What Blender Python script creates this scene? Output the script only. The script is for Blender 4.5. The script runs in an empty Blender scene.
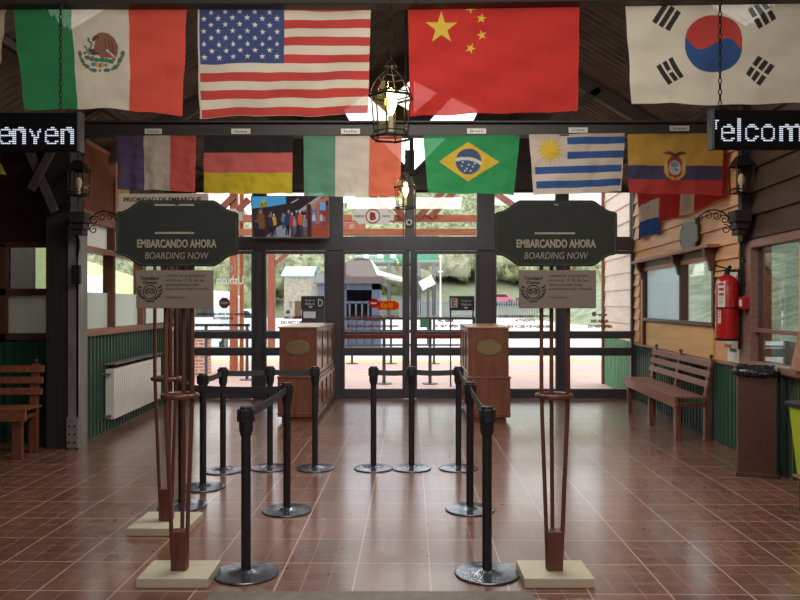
import bpy, math, random
import numpy as np
from mathutils import Vector, Matrix
random.seed(7)
SC = bpy.context.scene
COL = SC.collection
R = math.radians

# ------------------------------------------------------------------ camera
CAMZ, F = 1.62, 750.0
cd = bpy.data.cameras.new('camera'); cam = bpy.data.objects.new('camera', cd); COL.objects.link(cam)
cam.location = (0, 0, CAMZ); cam.rotation_euler = (R(90), 0, 0)
cd.sensor_width = 36; cd.lens = F / 800 * 36; cd.shift_y = 4 / 800; cd.clip_end = 600; cd.clip_start = .05
SC.camera = cam
# ------------------------------------------------------------------ world (overcast daylight)
W = bpy.data.worlds.new('World'); SC.world = W; W.use_nodes = True
wn = W.node_tree; wn.nodes.clear()
wo = wn.nodes.new('ShaderNodeOutputWorld'); wb = wn.nodes.new('ShaderNodeBackground')
tc = wn.nodes.new('ShaderNodeTexCoord'); nz = wn.nodes.new('ShaderNodeTexNoise'); nz.inputs['Scale'].default_value = 3
rp = wn.nodes.new('ShaderNodeValToRGB'); rp.color_ramp.elements[0].color = (.80, .88, .97, 1); rp.color_ramp.elements[1].color = (1, 1, .99, 1)
rp.color_ramp.elements[0].position = .35; rp.color_ramp.elements[1].position = .6
wn.links.new(tc.outputs['Generated'], nz.inputs['Vector']); wn.links.new(nz.outputs['Fac'], rp.inputs['Fac'])
wn.links.new(rp.outputs['Color'], wb.inputs['Color']); wb.inputs['Strength'].default_value = 3.1
wn.links.new(wb.outputs[0], wo.inputs['Surface'])
# ------------------------------------------------------------------ added fill lights without fittings, brightening the hall from behind the camera inwards
def area(name, loc, rot, sx, sy, power, col=(1, .96, .9)):
    l = bpy.data.lights.new(name, 'AREA'); l.shape = 'RECTANGLE'; l.size = sx; l.size_y = sy; l.energy = power; l.color = col
    o = bpy.data.objects.new(name, l); COL.objects.link(o); o.location = loc; o.rotation_euler = rot; return o
area('fill_light_rear', (.3, -.6, 3.3), (R(62), 0, 0), 4.4, 1.6, 75)
area('fill_light_front', (0, 2.2, 3.9), (R(20), 0, 0), 3.6, 1.6, 46)
area('fill_light_deep', (.1, 6.1, 4.25), (R(14), 0, 0), 3.0, .8, 130)
area('fill_light_far', (.1, 10.45, 4.0), (0, 0, 0), 2.4, .4, 60)
# ------------------------------------------------------------------ colour management
vs = SC.view_settings; vs.view_transform = 'Standard'; vs.look = 'None'; vs.gamma = 1; vs.exposure = 0; vs.use_curve_mapping = False
SC.cycles.use_denoising = True
SC.cycles.max_bounces = 8; SC.cycles.transparent_max_bounces = 24; SC.cycles.caustics_reflective = False; SC.cycles.caustics_refractive = False
SC.cycles.sample_clamp_indirect = 6

# ================================================================== helpers
def lin(c):
    return tuple((v / 255 / 12.92) if v / 255 <= .04045 else ((v / 255 + .055) / 1.055) ** 2.4 for v in c[:3])
def P(px, py, Y):
    return Vector(((px - 400) * Y / F, Y, CAMZ - (py - 304) * Y / F))
def PX(px, Y): return (px - 400) * Y / F
def PZ(py, Y): return CAMZ - (py - 304) * Y / F

class MB:
    def __init__(s): s.v = []; s.f = []; s.uv = None
    def add(s, vs, fs):
        n = len(s.v); s.v += [tuple(v) for v in vs]; s.f += [tuple(i + n for i in f) for f in fs]; return s
    def box(s, x0, x1, y0, y1, z0, z1):
        x0, x1 = sorted((x0, x1)); y0, y1 = sorted((y0, y1)); z0, z1 = sorted((z0, z1))
        return s.add([(x0, y0, z0), (x1, y0, z0), (x1, y1, z0), (x0, y1, z0), (x0, y0, z1), (x1, y0, z1), (x1, y1, z1), (x0, y1, z1)],
                     [(0, 3, 2, 1), (4, 5, 6, 7), (0, 1, 5, 4), (1, 2, 6, 5), (2, 3, 7, 6), (3, 0, 4, 7)])
    def cbox(s, c, d, rot=None):
        m = rot or Matrix(); c = Vector(c); n = len(s.v)
        x, y, z = d[0] / 2, d[1] / 2, d[2] / 2
        b = MB().box(-x, x, -y, y, -z, z)
        return s.add([c + (m @ Vector(v)) for v in b.v], b.f)
    def beam(s, a, b, w, h, up=(0, 0, 1)):
        a = Vector(a); b = Vector(b); d = (b - a); L = d.length; d.normalize(); u = Vector(up)
        x = d.cross(u)
        if x.length < 1e-4: x = d.cross(Vector((0, 1, 0)))
        x.normalize(); z = x.cross(d).normalized()
        vs = []
        for p in (a, b):
            for i, j in ((-1, -1), (1, -1), (1, 1), (-1, 1)): vs.append(p + x * w / 2 * i + z * h / 2 * j)
        return s.add(vs, [(0, 1, 2, 3), (7, 6, 5, 4), (0, 4, 5, 1), (1, 5, 6, 2), (2, 6, 7, 3), (3, 7, 4, 0)])
    def cyl(s, a, b, r0, r1=None, n=16):
        r1 = r0 if r1 is None else r1; a = Vector(a); b = Vector(b); d = (b - a).normalized()
        x = d.cross(Vector((0, 0, 1)))
        if x.length < 1e-4: x = Vector((1, 0, 0))
        x.normalize(); y = d.cross(x)
        vs = []
        for p, r in ((a, r0), (b, r1)):
            for k in range(n):
                t = 2 * math.pi * k / n; vs.append(p + (x * math.cos(t) + y * math.sin(t)) * r)
        fs = [(k, n + k, n + (k + 1) % n, (k + 1) % n) for k in range(n)]
        fs += [tuple(range(n)), tuple(range(2 * n - 1, n - 1, -1))]
        return s.add(vs, fs)
    def tube(s, pts, r, n=8, closed=False):
        pts = [Vector(p) for p in pts]; m = len(pts); base = len(s.v); prev = None
        for i, p in enumerate(pts):
            if closed: t = pts[(i + 1) % m] - pts[i - 1]
            else: t = pts[min(i + 1, m - 1)] - pts[max(i - 1, 0)]
            t.normalize()
            if prev is None:
                x = t.cross(Vector((0, 0, 1)))
                if x.length < 1e-3: x = t.cross(Vector((0, 1, 0)))
            else: x = prev - t * prev.dot(t)
            x.normalize(); prev = x; y = t.cross(x)
            rr = r[i] if isinstance(r, (list, tuple)) else r
            for k in range(n):
                a = 2 * math.pi * k / n; s.v.append(tuple(p + (x * math.cos(a) + y * math.sin(a)) * rr))
        for i in range(m if closed else m - 1):
            j = (i + 1) % m
            for k in range(n):
                q = (k + 1) % n; s.f.append((base + i * n + k, base + i * n + q, base + j * n + q, base + j * n + k))
        if not closed:
            s.f.append(tuple(base + k for k in range(n - 1, -1, -1))); s.f.append(tuple(base + (m - 1) * n + k for k in range(n)))
        return s
    def lathe(s, prof, c=(0, 0, 0), n=32):
        base = len(s.v); c = Vector(c); m = len(prof)
        for r, z in prof:
            for k in range(n):
                a = 2 * math.pi * k / n; s.v.append((c.x + r * math.cos(a), c.y + r * math.sin(a), c.z + z))
        for i in range(m - 1):
            for k in range(n):
                q = (k + 1) % n; s.f.append((base + i * n + k, base + i * n + q, base + (i + 1) * n + q, base + (i + 1) * n + k))
        s.f.append(tuple(base + k for k in range(n - 1, -1, -1))); s.f.append(tuple(base + (m - 1) * n + k for k in range(n)))
        return s
    def prism(s, poly, y0, y1):          # polygon in XZ, extruded in Y (front at y0)
        n = len(poly); vs = [(x, y0, z) for x, z in poly] + [(x, y1, z) for x, z in poly]
        fs = [tuple(range(n)), tuple(range(2 * n - 1, n - 1, -1))] + [(k, k + n, (k + 1) % n + n, (k + 1) % n) for k in range(n)]
        return s.add(vs, fs)
    def prismx(s, poly, x0, x1):         # polygon in YZ extruded in X
        n = len(poly); vs = [(x0, y, z) for y, z in poly] + [(x1, y, z) for y, z in poly]
        return s.add(vs, [tuple(range(n - 1, -1, -1)), tuple(range(n, 2 * n))] + [(k, (k + 1) % n, (k + 1) % n + n, k + n) for k in range(n)])
    def build(s, name, mat, parent=None, loc=None, rot=None, smooth=None, bevel=0, seg=2, kind=None):
        me = bpy.data.meshes.new(name); me.from_pydata(s.v, [], s.f); me.validate()
        import bmesh
        bm = bmesh.new(); bm.from_mesh(me); bmesh.ops.recalc_face_normals(bm, faces=bm.faces); bm.to_mesh(me); bm.free()
        o = bpy.data.objects.new(name, me); COL.objects.link(o)
        if mat: me.materials.append(mat)
        if smooth: me.shade_smooth(); me.set_sharp_from_angle(angle=R(smooth))
        if parent: o.parent = parent
        if loc is not None: o.location = loc
        if rot is not None: o.rotation_euler = rot
        if bevel:
            b = o.modifiers.new('edge', 'BEVEL'); b.width = bevel; b.segments = seg; b.limit_method = 'ANGLE'; b.angle_limit = R(40)
        if kind: o['kind'] = kind
        return o

def thing(name, label, cat, loc=(0, 0, 0), rz=0, group=None):
    o = bpy.data.objects.new(name, None); COL.objects.link(o); o.empty_display_size = .1
    o.location = loc; o.rotation_euler = (0, 0, rz); return tag(o, label, cat, group)
def tag(o, label, cat, group=None, kind=None):
    o['label'] = label; o['category'] = cat
    if group: o['group'] = group
    if kind: o['kind'] = kind
    return o
def struct(o, label=None):
    o['kind'] = 'structure'
    if label: o['label'] = label
    return o
def children(o): return [c for c in list(COL.objects) if c.parent == o]
def copy_tree(o, parent=None):
    c = o.copy(); COL.objects.link(c); c.parent = parent
    for ch in children(o): copy_tree(ch, c)
    return c

# ------------------------------------------------------------------ materials
def newmat(name):
    m = bpy.data.materials.new(name); m.use_nodes = True; nt = m.node_tree
    return m, nt, nt.nodes['Principled BSDF']
def ramp(nt, fac, stops):
    r = nt.nodes.new('ShaderNodeValToRGB'); e = r.color_ramp.elements
    while len(e) < len(stops): e.new(.5)
    for k, (p, c) in enumerate(stops): e[k].position = p; e[k].color = (*lin(c), 1)
    nt.links.new(fac, r.inputs['Fac']); return r.outputs['Color']
def noise_mat(name, c1, c2, scale=8, rough=.6, metal=0, bump=0, stretch=None, spec=.5, coords='Object', detail=4, coat=0, rv=.1, bumpd=.01):
    m, nt, b = newmat(name)
    t = nt.nodes.new('ShaderNodeTexCoord'); mp = nt.nodes.new('ShaderNodeMapping'); n = nt.nodes.new('ShaderNodeTexNoise')
    n.inputs['Scale'].default_value = scale; n.inputs['Detail'].default_value = detail
    if stretch: mp.inputs['Scale'].default_value = stretch
    nt.links.new(t.outputs[coords], mp.inputs['Vector']); nt.links.new(mp.outputs[0], n.inputs['Vector'])
    nt.links.new(ramp(nt, n.outputs['Fac'], [(.3, c1), (.7, c2)]), b.inputs['Base Color'])
    b.inputs['Roughness'].default_value = rough; b.inputs['Metallic'].default_value = metal; b.inputs['Specular IOR Level'].default_value = spec
    if coat: b.inputs['Coat Weight'].default_value = coat; b.inputs['Coat Roughness'].default_value = .15
    if rv:
        mr = nt.nodes.new('ShaderNodeMapRange'); mr.inputs['To Min'].default_value = max(0, rough - rv); mr.inputs['To Max'].default_value = min(1, rough + rv)
        nt.links.new(n.outputs['Fac'], mr.inputs['Value']); nt.links.new(mr.outputs[0], b.inputs['Roughness'])
    if bump:
        bp = nt.nodes.new('ShaderNodeBump'); bp.inputs['Strength'].default_value = bump; bp.inputs['Distance'].default_value = bumpd
        nt.links.new(n.outputs['Fac'], bp.inputs['Height']); nt.links.new(bp.outputs[0], b.inputs['Normal'])
    return m
def wood(name, c1, c2, axis='x', rough=.5, spec=.4, sc=1.0, coat=0):
    st = {'x': (1, 12, 12), 'y': (12, 1, 12), 'z': (12, 12, 1)}[axis]
    return noise_mat(name, c1, c2, scale=2.2 * sc, rough=rough, stretch=st, bump=.25, detail=6, spec=spec, coat=coat, bumpd=.003)
def emis(name, col, st):
    m, nt, b = newmat(name); b.inputs['Base Color'].default_value = (0, 0, 0, 1)
    b.inputs['Emission Color'].default_value = (*lin(col), 1); b.inputs['Emission Strength'].default_value = st; return m
def glassmat(name, tint=(1, 1, 1), ior=1.45, rough=0.0, frost=0.0, frostcol=(235, 240, 240)):
    m, nt, b = newmat(name); nt.nodes.remove(b); out = nt.nodes['Material Output']
    tr = nt.nodes.new('ShaderNodeBsdfTransparent'); tr.inputs[0].default_value = (*tint, 1)
    gl = nt.nodes.new('ShaderNodeBsdfGlossy'); gl.inputs['Roughness'].default_value = rough
    fr = nt.nodes.new('ShaderNodeFresnel'); ge = nt.nodes.new('ShaderNodeNewGeometry'); mi = nt.nodes.new('ShaderNodeMapRange')
    mi.inputs['To Min'].default_value = ior; mi.inputs['To Max'].default_value = 1 / ior; nt.links.new(ge.outputs['Backfacing'], mi.inputs['Value']); nt.links.new(mi.outputs[0], fr.inputs['IOR'])
    mx = nt.nodes.new('ShaderNodeMixShader'); nt.links.new(fr.outputs[0], mx.inputs[0])
    nt.links.new(tr.outputs[0], mx.inputs[1]); nt.links.new(gl.outputs[0], mx.inputs[2]); last = mx
    if frost:
        tl = nt.nodes.new('ShaderNodeBsdfTranslucent'); tl.inputs[0].default_value = (*lin(frostcol), 1)
        df = nt.nodes.new('ShaderNodeBsdfDiffuse'); df.inputs[0].default_value = (*lin(frostcol), 1)
        m1 = nt.nodes.new('ShaderNodeMixShader'); m1.inputs[0].default_value = .35
        nt.links.new(tl.outputs[0], m1.inputs[1]); nt.links.new(df.outputs[0], m1.inputs[2])
        m2 = nt.nodes.new('ShaderNodeMixShader'); m2.inputs[0].default_value = frost
        nt.links.new(mx.outputs[0], m2.inputs[1]); nt.links.new(m1.outputs[0], m2.inputs[2]); last = m2
    nt.links.new(last.outputs[0], out.inputs['Surface']); return m

M = {}
M['frame'] = noise_mat('dark_frame', (70, 69, 74), (78, 77, 82), rough=.45, scale=5, metal=.0)
M['black'] = noise_mat('black_plastic', (30, 31, 35), (36, 37, 41), rough=.42, scale=20, rv=.05)
M['belt'] = noise_mat('belt_webbing', (48, 50, 55), (60, 62, 68), rough=.6, scale=120, rv=.05)
M['basesteel'] = noise_mat('base_steel', (112, 118, 128), (134, 140, 150), rough=.24, scale=2, metal=.9, rv=.03)
M['iron'] = noise_mat('wrought_iron', (22, 21, 20), (38, 36, 33), rough=.5, scale=30, metal=.3)
M['steel'] = noise_mat('galvanised_steel', (120, 116, 116), (150, 146, 144), rough=.45, scale=4, metal=.3, stretch=(4, 4, .6))
M['darkwood'] = wood('dark_wood', (58, 50, 44), (78, 68, 60), 'x', .6)
M['darkwoodz'] = wood('dark_wood_upright', (34, 31, 29), (48, 43, 40), 'z', .6)
M['beamwood'] = wood('beam_paint', (44, 41, 37), (56, 52, 47), 'x', .55)
M['panelwall'] = wood('reddish_dark_panel', (44, 24, 20), (58, 33, 26), 'x', .65)
M['pole'] = wood('stained_pole', (88, 52, 44), (116, 72, 60), 'z', .35, coat=.2)
M['bench'] = wood('bench_wood', (112, 64, 46), (148, 90, 66), 'y', .38, coat=.2)
M['benchx'] = wood('bench_wood_leg', (96, 58, 46), (122, 76, 60), 'z', .4, coat=.2)
M['counter'] = wood('counter_wood', (112, 70, 54), (138, 88, 70), 'z', .38, coat=.2)
M['countertop'] = wood('counter_top', (168, 118, 78), (196, 146, 100), 'y', .3, coat=.3)
M['counterpanel'] = wood('counter_panel', (112, 66, 50), (134, 84, 64), 'z', .4, coat=.2)
M['plaque'] = noise_mat('oval_plaque', (138, 122, 88), (152, 136, 100), rough=.35, scale=12, metal=.4)
M['slab'] = noise_mat('cream_board', (192, 182, 156), (206, 196, 172), rough=.5, scale=3)
M['slabedge'] = noise_mat('cream_board_edge', (150, 138, 112), (170, 158, 130), rough=.6, scale=18)
M['sign'] = noise_mat('sign_green_black', (44, 47, 43), (50, 53, 48), rough=.55, scale=12, spec=.2)
M['signline'] = noise_mat('sign_line', (92, 96, 72), (100, 104, 80), rough=.5)
M['signtext'] = noise_mat('sign_lettering', (158, 148, 128), (166, 156, 136), rough=.5)
M['greige'] = noise_mat('greige_panel', (128, 114, 102), (134, 120, 108), rough=.55, scale=6)
M['panelink'] = noise_mat('panel_ink', (84, 82, 72), (88, 86, 76), rough=.6)
M['ink'] = noise_mat('ink', (30, 28, 28), (36, 34, 34), rough=.6)
M['green'] = noise_mat('green_sheet', (30, 68, 50), (40, 84, 62), rough=.4, scale=3, spec=.5)
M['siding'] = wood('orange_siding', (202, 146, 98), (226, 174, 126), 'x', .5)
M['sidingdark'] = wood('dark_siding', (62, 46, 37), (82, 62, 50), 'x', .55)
M['ply'] = wood('ochre_panel', (206, 158, 96), (224, 178, 114), 'x', .55, sc=.5)
M['trimwood'] = wood('trim_wood', (140, 92, 70), (168, 116, 90), 'x', .45)
M['pinkframe'] = wood('pinkish_frame', (120, 86, 76), (146, 108, 96), 'x', .5)
M['brownframe'] = wood('brown_frame', (74, 48, 38), (94, 62, 48), 'z', .5)
M['white'] = noise_mat('white_enamel', (222, 218, 210), (230, 227, 220), rough=.35, scale=4)
M['radshelf'] = noise_mat('shelf_grey', (120, 110, 108), (136, 126, 122), rough=.5)
M['lattice'] = wood('lattice_wood', (150, 92, 58), (176, 114, 74), 'z', .55)
M['redpaint'] = noise_mat('red_paint', (170, 22, 26), (182, 28, 32), rough=.3, scale=3, coat=.4)
M['reddecal'] = noise_mat('red_decal', (130, 30, 32), (140, 36, 36), rough=.5)
M['redbar'] = noise_mat('red_bar', (128, 40, 36), (142, 48, 42), rough=.35)
M['whitepaint'] = noise_mat('white_paint', (222, 220, 214), (230, 228, 222), rough=.5)
M['binbrown'] = noise_mat('bin_brown', (74, 44, 36), (88, 54, 44), rough=.5, scale=30)
M['bag'] = noise_mat('bin_bag', (22, 22, 23), (36, 36, 37), rough=.22, scale=18, bump=.6, bumpd=.02)
M['lime'] = noise_mat('lime_plastic', (160, 178, 34), (172, 190, 42), rough=.4, scale=3)
M['glass'] = glassmat('clear_glass', (.98, .99, .985))
M['ambglass'] = glassmat('lantern_glass', (.96, .93, .82), ior=1.3)
M['darkglass'] = glassmat('window_glass', (.85, .88, .88), ior=1.7)
M['frost'] = glassmat('frosted_film', frost=.88, frostcol=(226, 228, 222))
M['milk'] = glassmat('milky_pane', frost=.9, frostcol=(232, 232, 226))
M['bulb'] = emis('bulb_glow', (255, 214, 130), 14)
M['candle'] = noise_mat('candle_tube', (214, 204, 178), (222, 212, 188), rough=.5)
M['led'] = emis('led_dot', (214, 226, 240), 1.1)
M['ledoff'] = noise_mat('led_panel_face', (14, 14, 15), (20, 20, 21), rough=.7, scale=200, spec=.08)
M['roofmetal'] = noise_mat('roof_sheet', (84, 76, 68), (116, 106, 96), rough=.36, scale=3, metal=.6)
M['thresh'] = noise_mat('threshold_stone', (98, 90, 80), (124, 114, 102), rough=.55, scale=14, bump=.2)
M['orange_timber'] = wood('canopy_timber', (150, 82, 54), (176, 104, 72), 'x', .5)
M['red_timber'] = wood('canopy_post_timber', (122, 62, 46), (146, 80, 60), 'z', .5)

# ------------------------------------------------------------------ painter for cloth and pictures (pattern as vertex colours)
class Paint:
    def __init__(s, w, h, nx, ny, bg=(255, 255, 255)):
        s.w, s.h = w, h; s.nx, s.ny = nx, ny
        u, v = np.meshgrid(np.linspace(0, w, nx + 1), np.linspace(0, h, ny + 1)); s.u, s.v = u, v     # v measured from the top
        s.c = np.empty((ny + 1, nx + 1, 3)); s.c[:] = lin(bg)
    def put(s, m, col): s.c[m] = lin(col)
    def rect(s, x0, y0, x1, y1, col): s.put((s.u >= x0) & (s.u < x1) & (s.v >= y0) & (s.v < y1), col)
    def ell(s, cx, cy, rx, ry, col, ang=0):
        a = R(ang); du, dv = s.u - cx, s.v - cy; x = du * math.cos(a) + dv * math.sin(a); y = -du * math.sin(a) + dv * math.cos(a)
        s.put((x / rx) ** 2 + (y / ry) ** 2 <= 1, col)
    def ring(s, cx, cy, r0, r1, col, a0=None, a1=None):
        du, dv = s.u - cx, s.v - cy; d = np.hypot(du, dv); m = (d >= r0) & (d <= r1)
        if a0 is not None:
            an = np.degrees(np.arctan2(dv, du)) % 360
            m &= ((an >= a0) & (an <= a1)) if a0 <= a1 else ((an >= a0) | (an <= a1))
        s.put(m, col)
    def poly(s, pts, col):
        ins = np.zeros_like(s.u, bool); n = len(pts)
        for i in range(n):
            x0, y0 = pts[i]; x1, y1 = pts[(i + 1) % n]
            if y0 == y1: continue
            c = ((s.v >= y0) != (s.v >= y1)) & (s.u < (x1 - x0) * (s.v - y0) / (y1 - y0) + x0); ins ^= c
        s.put(ins, col)
    def line(s, a, b, w, col):
        a = np.array(a, float); b = np.array(b, float); d = b - a; L = np.hypot(*d); d = d / L
        x = (s.u - a[0]) * d[0] + (s.v - a[1]) * d[1]; y = -(s.u - a[0]) * d[1] + (s.v - a[1]) * d[0]
        s.put((x >= 0) & (x <= L) & (np.abs(y) <= w / 2), col)
    def star(s, cx, cy, r, col, n=5, inner=.382, rot=-90):
        pts = []
        for k in range(2 * n):
            rr = r if k % 2 == 0 else r * inner; a = R(rot + 180 * k / n); pts.append((cx + rr * math.cos(a), cy + rr * math.sin(a)))
        s.poly(pts, col)
def grid_mesh(name, paint, pts, mat):
    if mat is M.get('cloth'): paint.c = paint.c * .93 + .022  # haze put into the flag colours: paler, lifted towards grey
    """pts: (ny+1, nx+1, 3) array of points"""
    ny, nx = paint.ny, paint.nx; nv = (nx + 1) * (ny + 1)
    me = bpy.data.meshes.new(name)
    i = np.arange(nv).reshape(ny + 1, nx + 1)
    q = np.stack([i[:-1, :-1], i[1:, :-1], i[1:, 1:], i[:-1, 1:]], -1).reshape(-1, 4)
    me.vertices.add(nv); me.vertices.foreach_set('co', pts.reshape(-1).astype(np.float32))
    me.loops.add(q.size); me.loops.foreach_set('vertex_index', q.reshape(-1).astype(np.int32))
    me.polygons.add(len(q)); me.polygons.foreach_set('loop_start', (np.arange(len(q)) * 4).astype(np.int32))
    me.update(calc_edges=True)
    ca = me.color_attributes.new('Col', 'FLOAT_COLOR', 'POINT')
    ca.data.foreach_set('color', np.concatenate([paint.c, np.ones((ny + 1, nx + 1, 1))], -1).reshape(-1).astype(np.float32))
    me.materials.append(mat); me.shade_smooth()
    o = bpy.data.objects.new(name, me); COL.objects.link(o); return o
def colmat(name, kind='cloth'):
    m, nt, b = newmat(name); at = nt.nodes.new('ShaderNodeVertexColor'); at.layer_name = 'Col'; out = nt.nodes['Material Output']
    if kind == 'cloth':
        nt.nodes.remove(b)
        t = nt.nodes.new('ShaderNodeTexCoord'); n = nt.nodes.new('ShaderNodeTexNoise'); n.inputs['Scale'].default_value = 3.2; n.inputs['Detail'].default_value = 5; n.inputs['Distortion'].default_value = .8
        nt.links.new(t.outputs['Object'], n.inputs['Vector'])
        bp = nt.nodes.new('ShaderNodeBump'); bp.inputs['Strength'].default_value = .8; bp.inputs['Distance'].default_value = .06
        nt.links.new(n.outputs['Fac'], bp.inputs['Height'])
        d = nt.nodes.new('ShaderNodeBsdfDiffuse'); tl = nt.nodes.new('ShaderNodeBsdfTranslucent'); tr = nt.nodes.new('ShaderNodeBsdfTransparent')
        tint = nt.nodes.new('ShaderNodeMixRGB'); tint.inputs['Fac'].default_value = .7; tint.inputs['Color1'].default_value = (1, 1, 1, 1)
        nt.links.new(at.outputs['Color'], tint.inputs['Color2']); 
        for s_ in (d, tl): nt.links.new(at.outputs['Color'], s_.inputs['Color'])
        nt.links.new(tint.outputs[0], tr.inputs['Color'])
        nt.links.new(bp.outputs[0], d.inputs['Normal'])
        m1 = nt.nodes.new('ShaderNodeMixShader'); m1.inputs[0].default_value = .42
        nt.links.new(d.outputs[0], m1.inputs[1]); nt.links.new(tl.outputs[0], m1.inputs[2])
        m2 = nt.nodes.new('ShaderNodeMixShader'); m2.inputs[0].default_value = .10
        nt.links.new(m1.outputs[0], m2.inputs[1]); nt.links.new(tr.outputs[0], m2.inputs[2])
        nt.links.new(m2.outputs[0], out.inputs['Surface'])
    elif kind == 'print':
        nt.links.new(at.outputs['Color'], b.inputs['Base Color']); b.inputs['Roughness'].default_value = .45
    else:
        b.inputs['Base Color'].default_value = (.01, .01, .01, 1); b.inputs['Roughness'].default_value = .25
        nt.links.new(at.outputs['Color'], b.inputs['Emission Color']); b.inputs['Emission Strength'].default_value = .6
    return m
M['cloth'] = colmat('flag_cloth'); M['screen'] = colmat('lit_screen', 'screen'); M['print'] = colmat('printed_face', 'print')

# ------------------------------------------------------------------ text as mesh
def text_mb(s, w=None, h=None, bold=0.0, shear=0.0, depth=.002, align='CENTER'):
    """text in the XZ plane, reading from -Y, centred on the origin, scaled to width w / height h"""
    c = bpy.data.curves.new('t', 'FONT'); c.body = s; c.align_x = 'CENTER'; c.offset = bold; c.shear = shear; c.resolution_u = 3
    o = bpy.data.objects.new('t', c); COL.objects.link(o)
    dg = bpy.context.evaluated_depsgraph_get(); dg.update(); me = bpy.data.meshes.new_from_object(o.evaluated_get(dg))
    n = len(me.vertices); co = np.empty(n * 3); me.vertices.foreach_get('co', co); co = co.reshape(-1, 3)
    fs = [tuple(p.vertices) for p in me.polygons]
    bpy.data.objects.remove(o); bpy.data.curves.remove(c); bpy.data.meshes.remove(me)
    lo = co.min(0); hi = co.max(0); d = hi - lo
    sx = w / d[0] if w else None; sy = h / d[1] if h else None
    sx = sx or sy; sy = sy or sx
    mid = (lo + hi) / 2
    mb = MB(); mb.add([((x - mid[0]) * sx, 0.0, (y - mid[1]) * sy) for x, y, _ in co], fs)
    return mb
def put_text(mb_all, s, cx, cz, y, w=None, h=None, bold=0.0, shear=0.0, mirror=False, left=None):
    t = text_mb(s, w, h, bold, shear)
    if left is not None: cx = left - min(v[0] for v in t.v)
    k = -1 if mirror else 1
    mb_all.add([(k * v[0] + cx, y, v[2] + cz) for v in t.v], t.f)
def letters(name, mat, parent, items, y, loc=None, thick=True):
    mb = MB()
    for it in items: put_text(mb, **it, y=y)
    me = bpy.data.meshes.new(name); me.from_pydata(mb.v, [], mb.f)
    o = bpy.data.objects.new(name, me); COL.objects.link(o); me.materials.append(mat)
    if parent: o.parent = parent
    if loc is not None: o.location = loc
    if thick and name not in ('door_lettering', 'white_lettering', 'decal_text'):
        s = o.modifiers.new('thick', 'SOLIDIFY'); s.thickness = .0015; s.offset = 0
    return o

# ================================================================== STRUCTURE
YE = 12.8                      # end wall
SE = YE / F
def RW(Y): return 3.17 + .0655 * Y            # right wall line
def LW(Y): return -3.36 - .04 * Y             # left wall line
RWANG = math.atan2(1, .0655); LWANG = math.atan2(-1, .04)
# local wall frames: x runs along the wall, +y points into the room
RW0 = Vector((RW(0), 0, 0)); RWK = math.sqrt(1 + .0655 ** 2)
LW0 = Vector((LW(YE), YE, 0)); LWK = math.sqrt(1 + .04 ** 2)
def ru(Y): return Y * RWK
def lu(Y): return (YE - Y) * LWK

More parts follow.
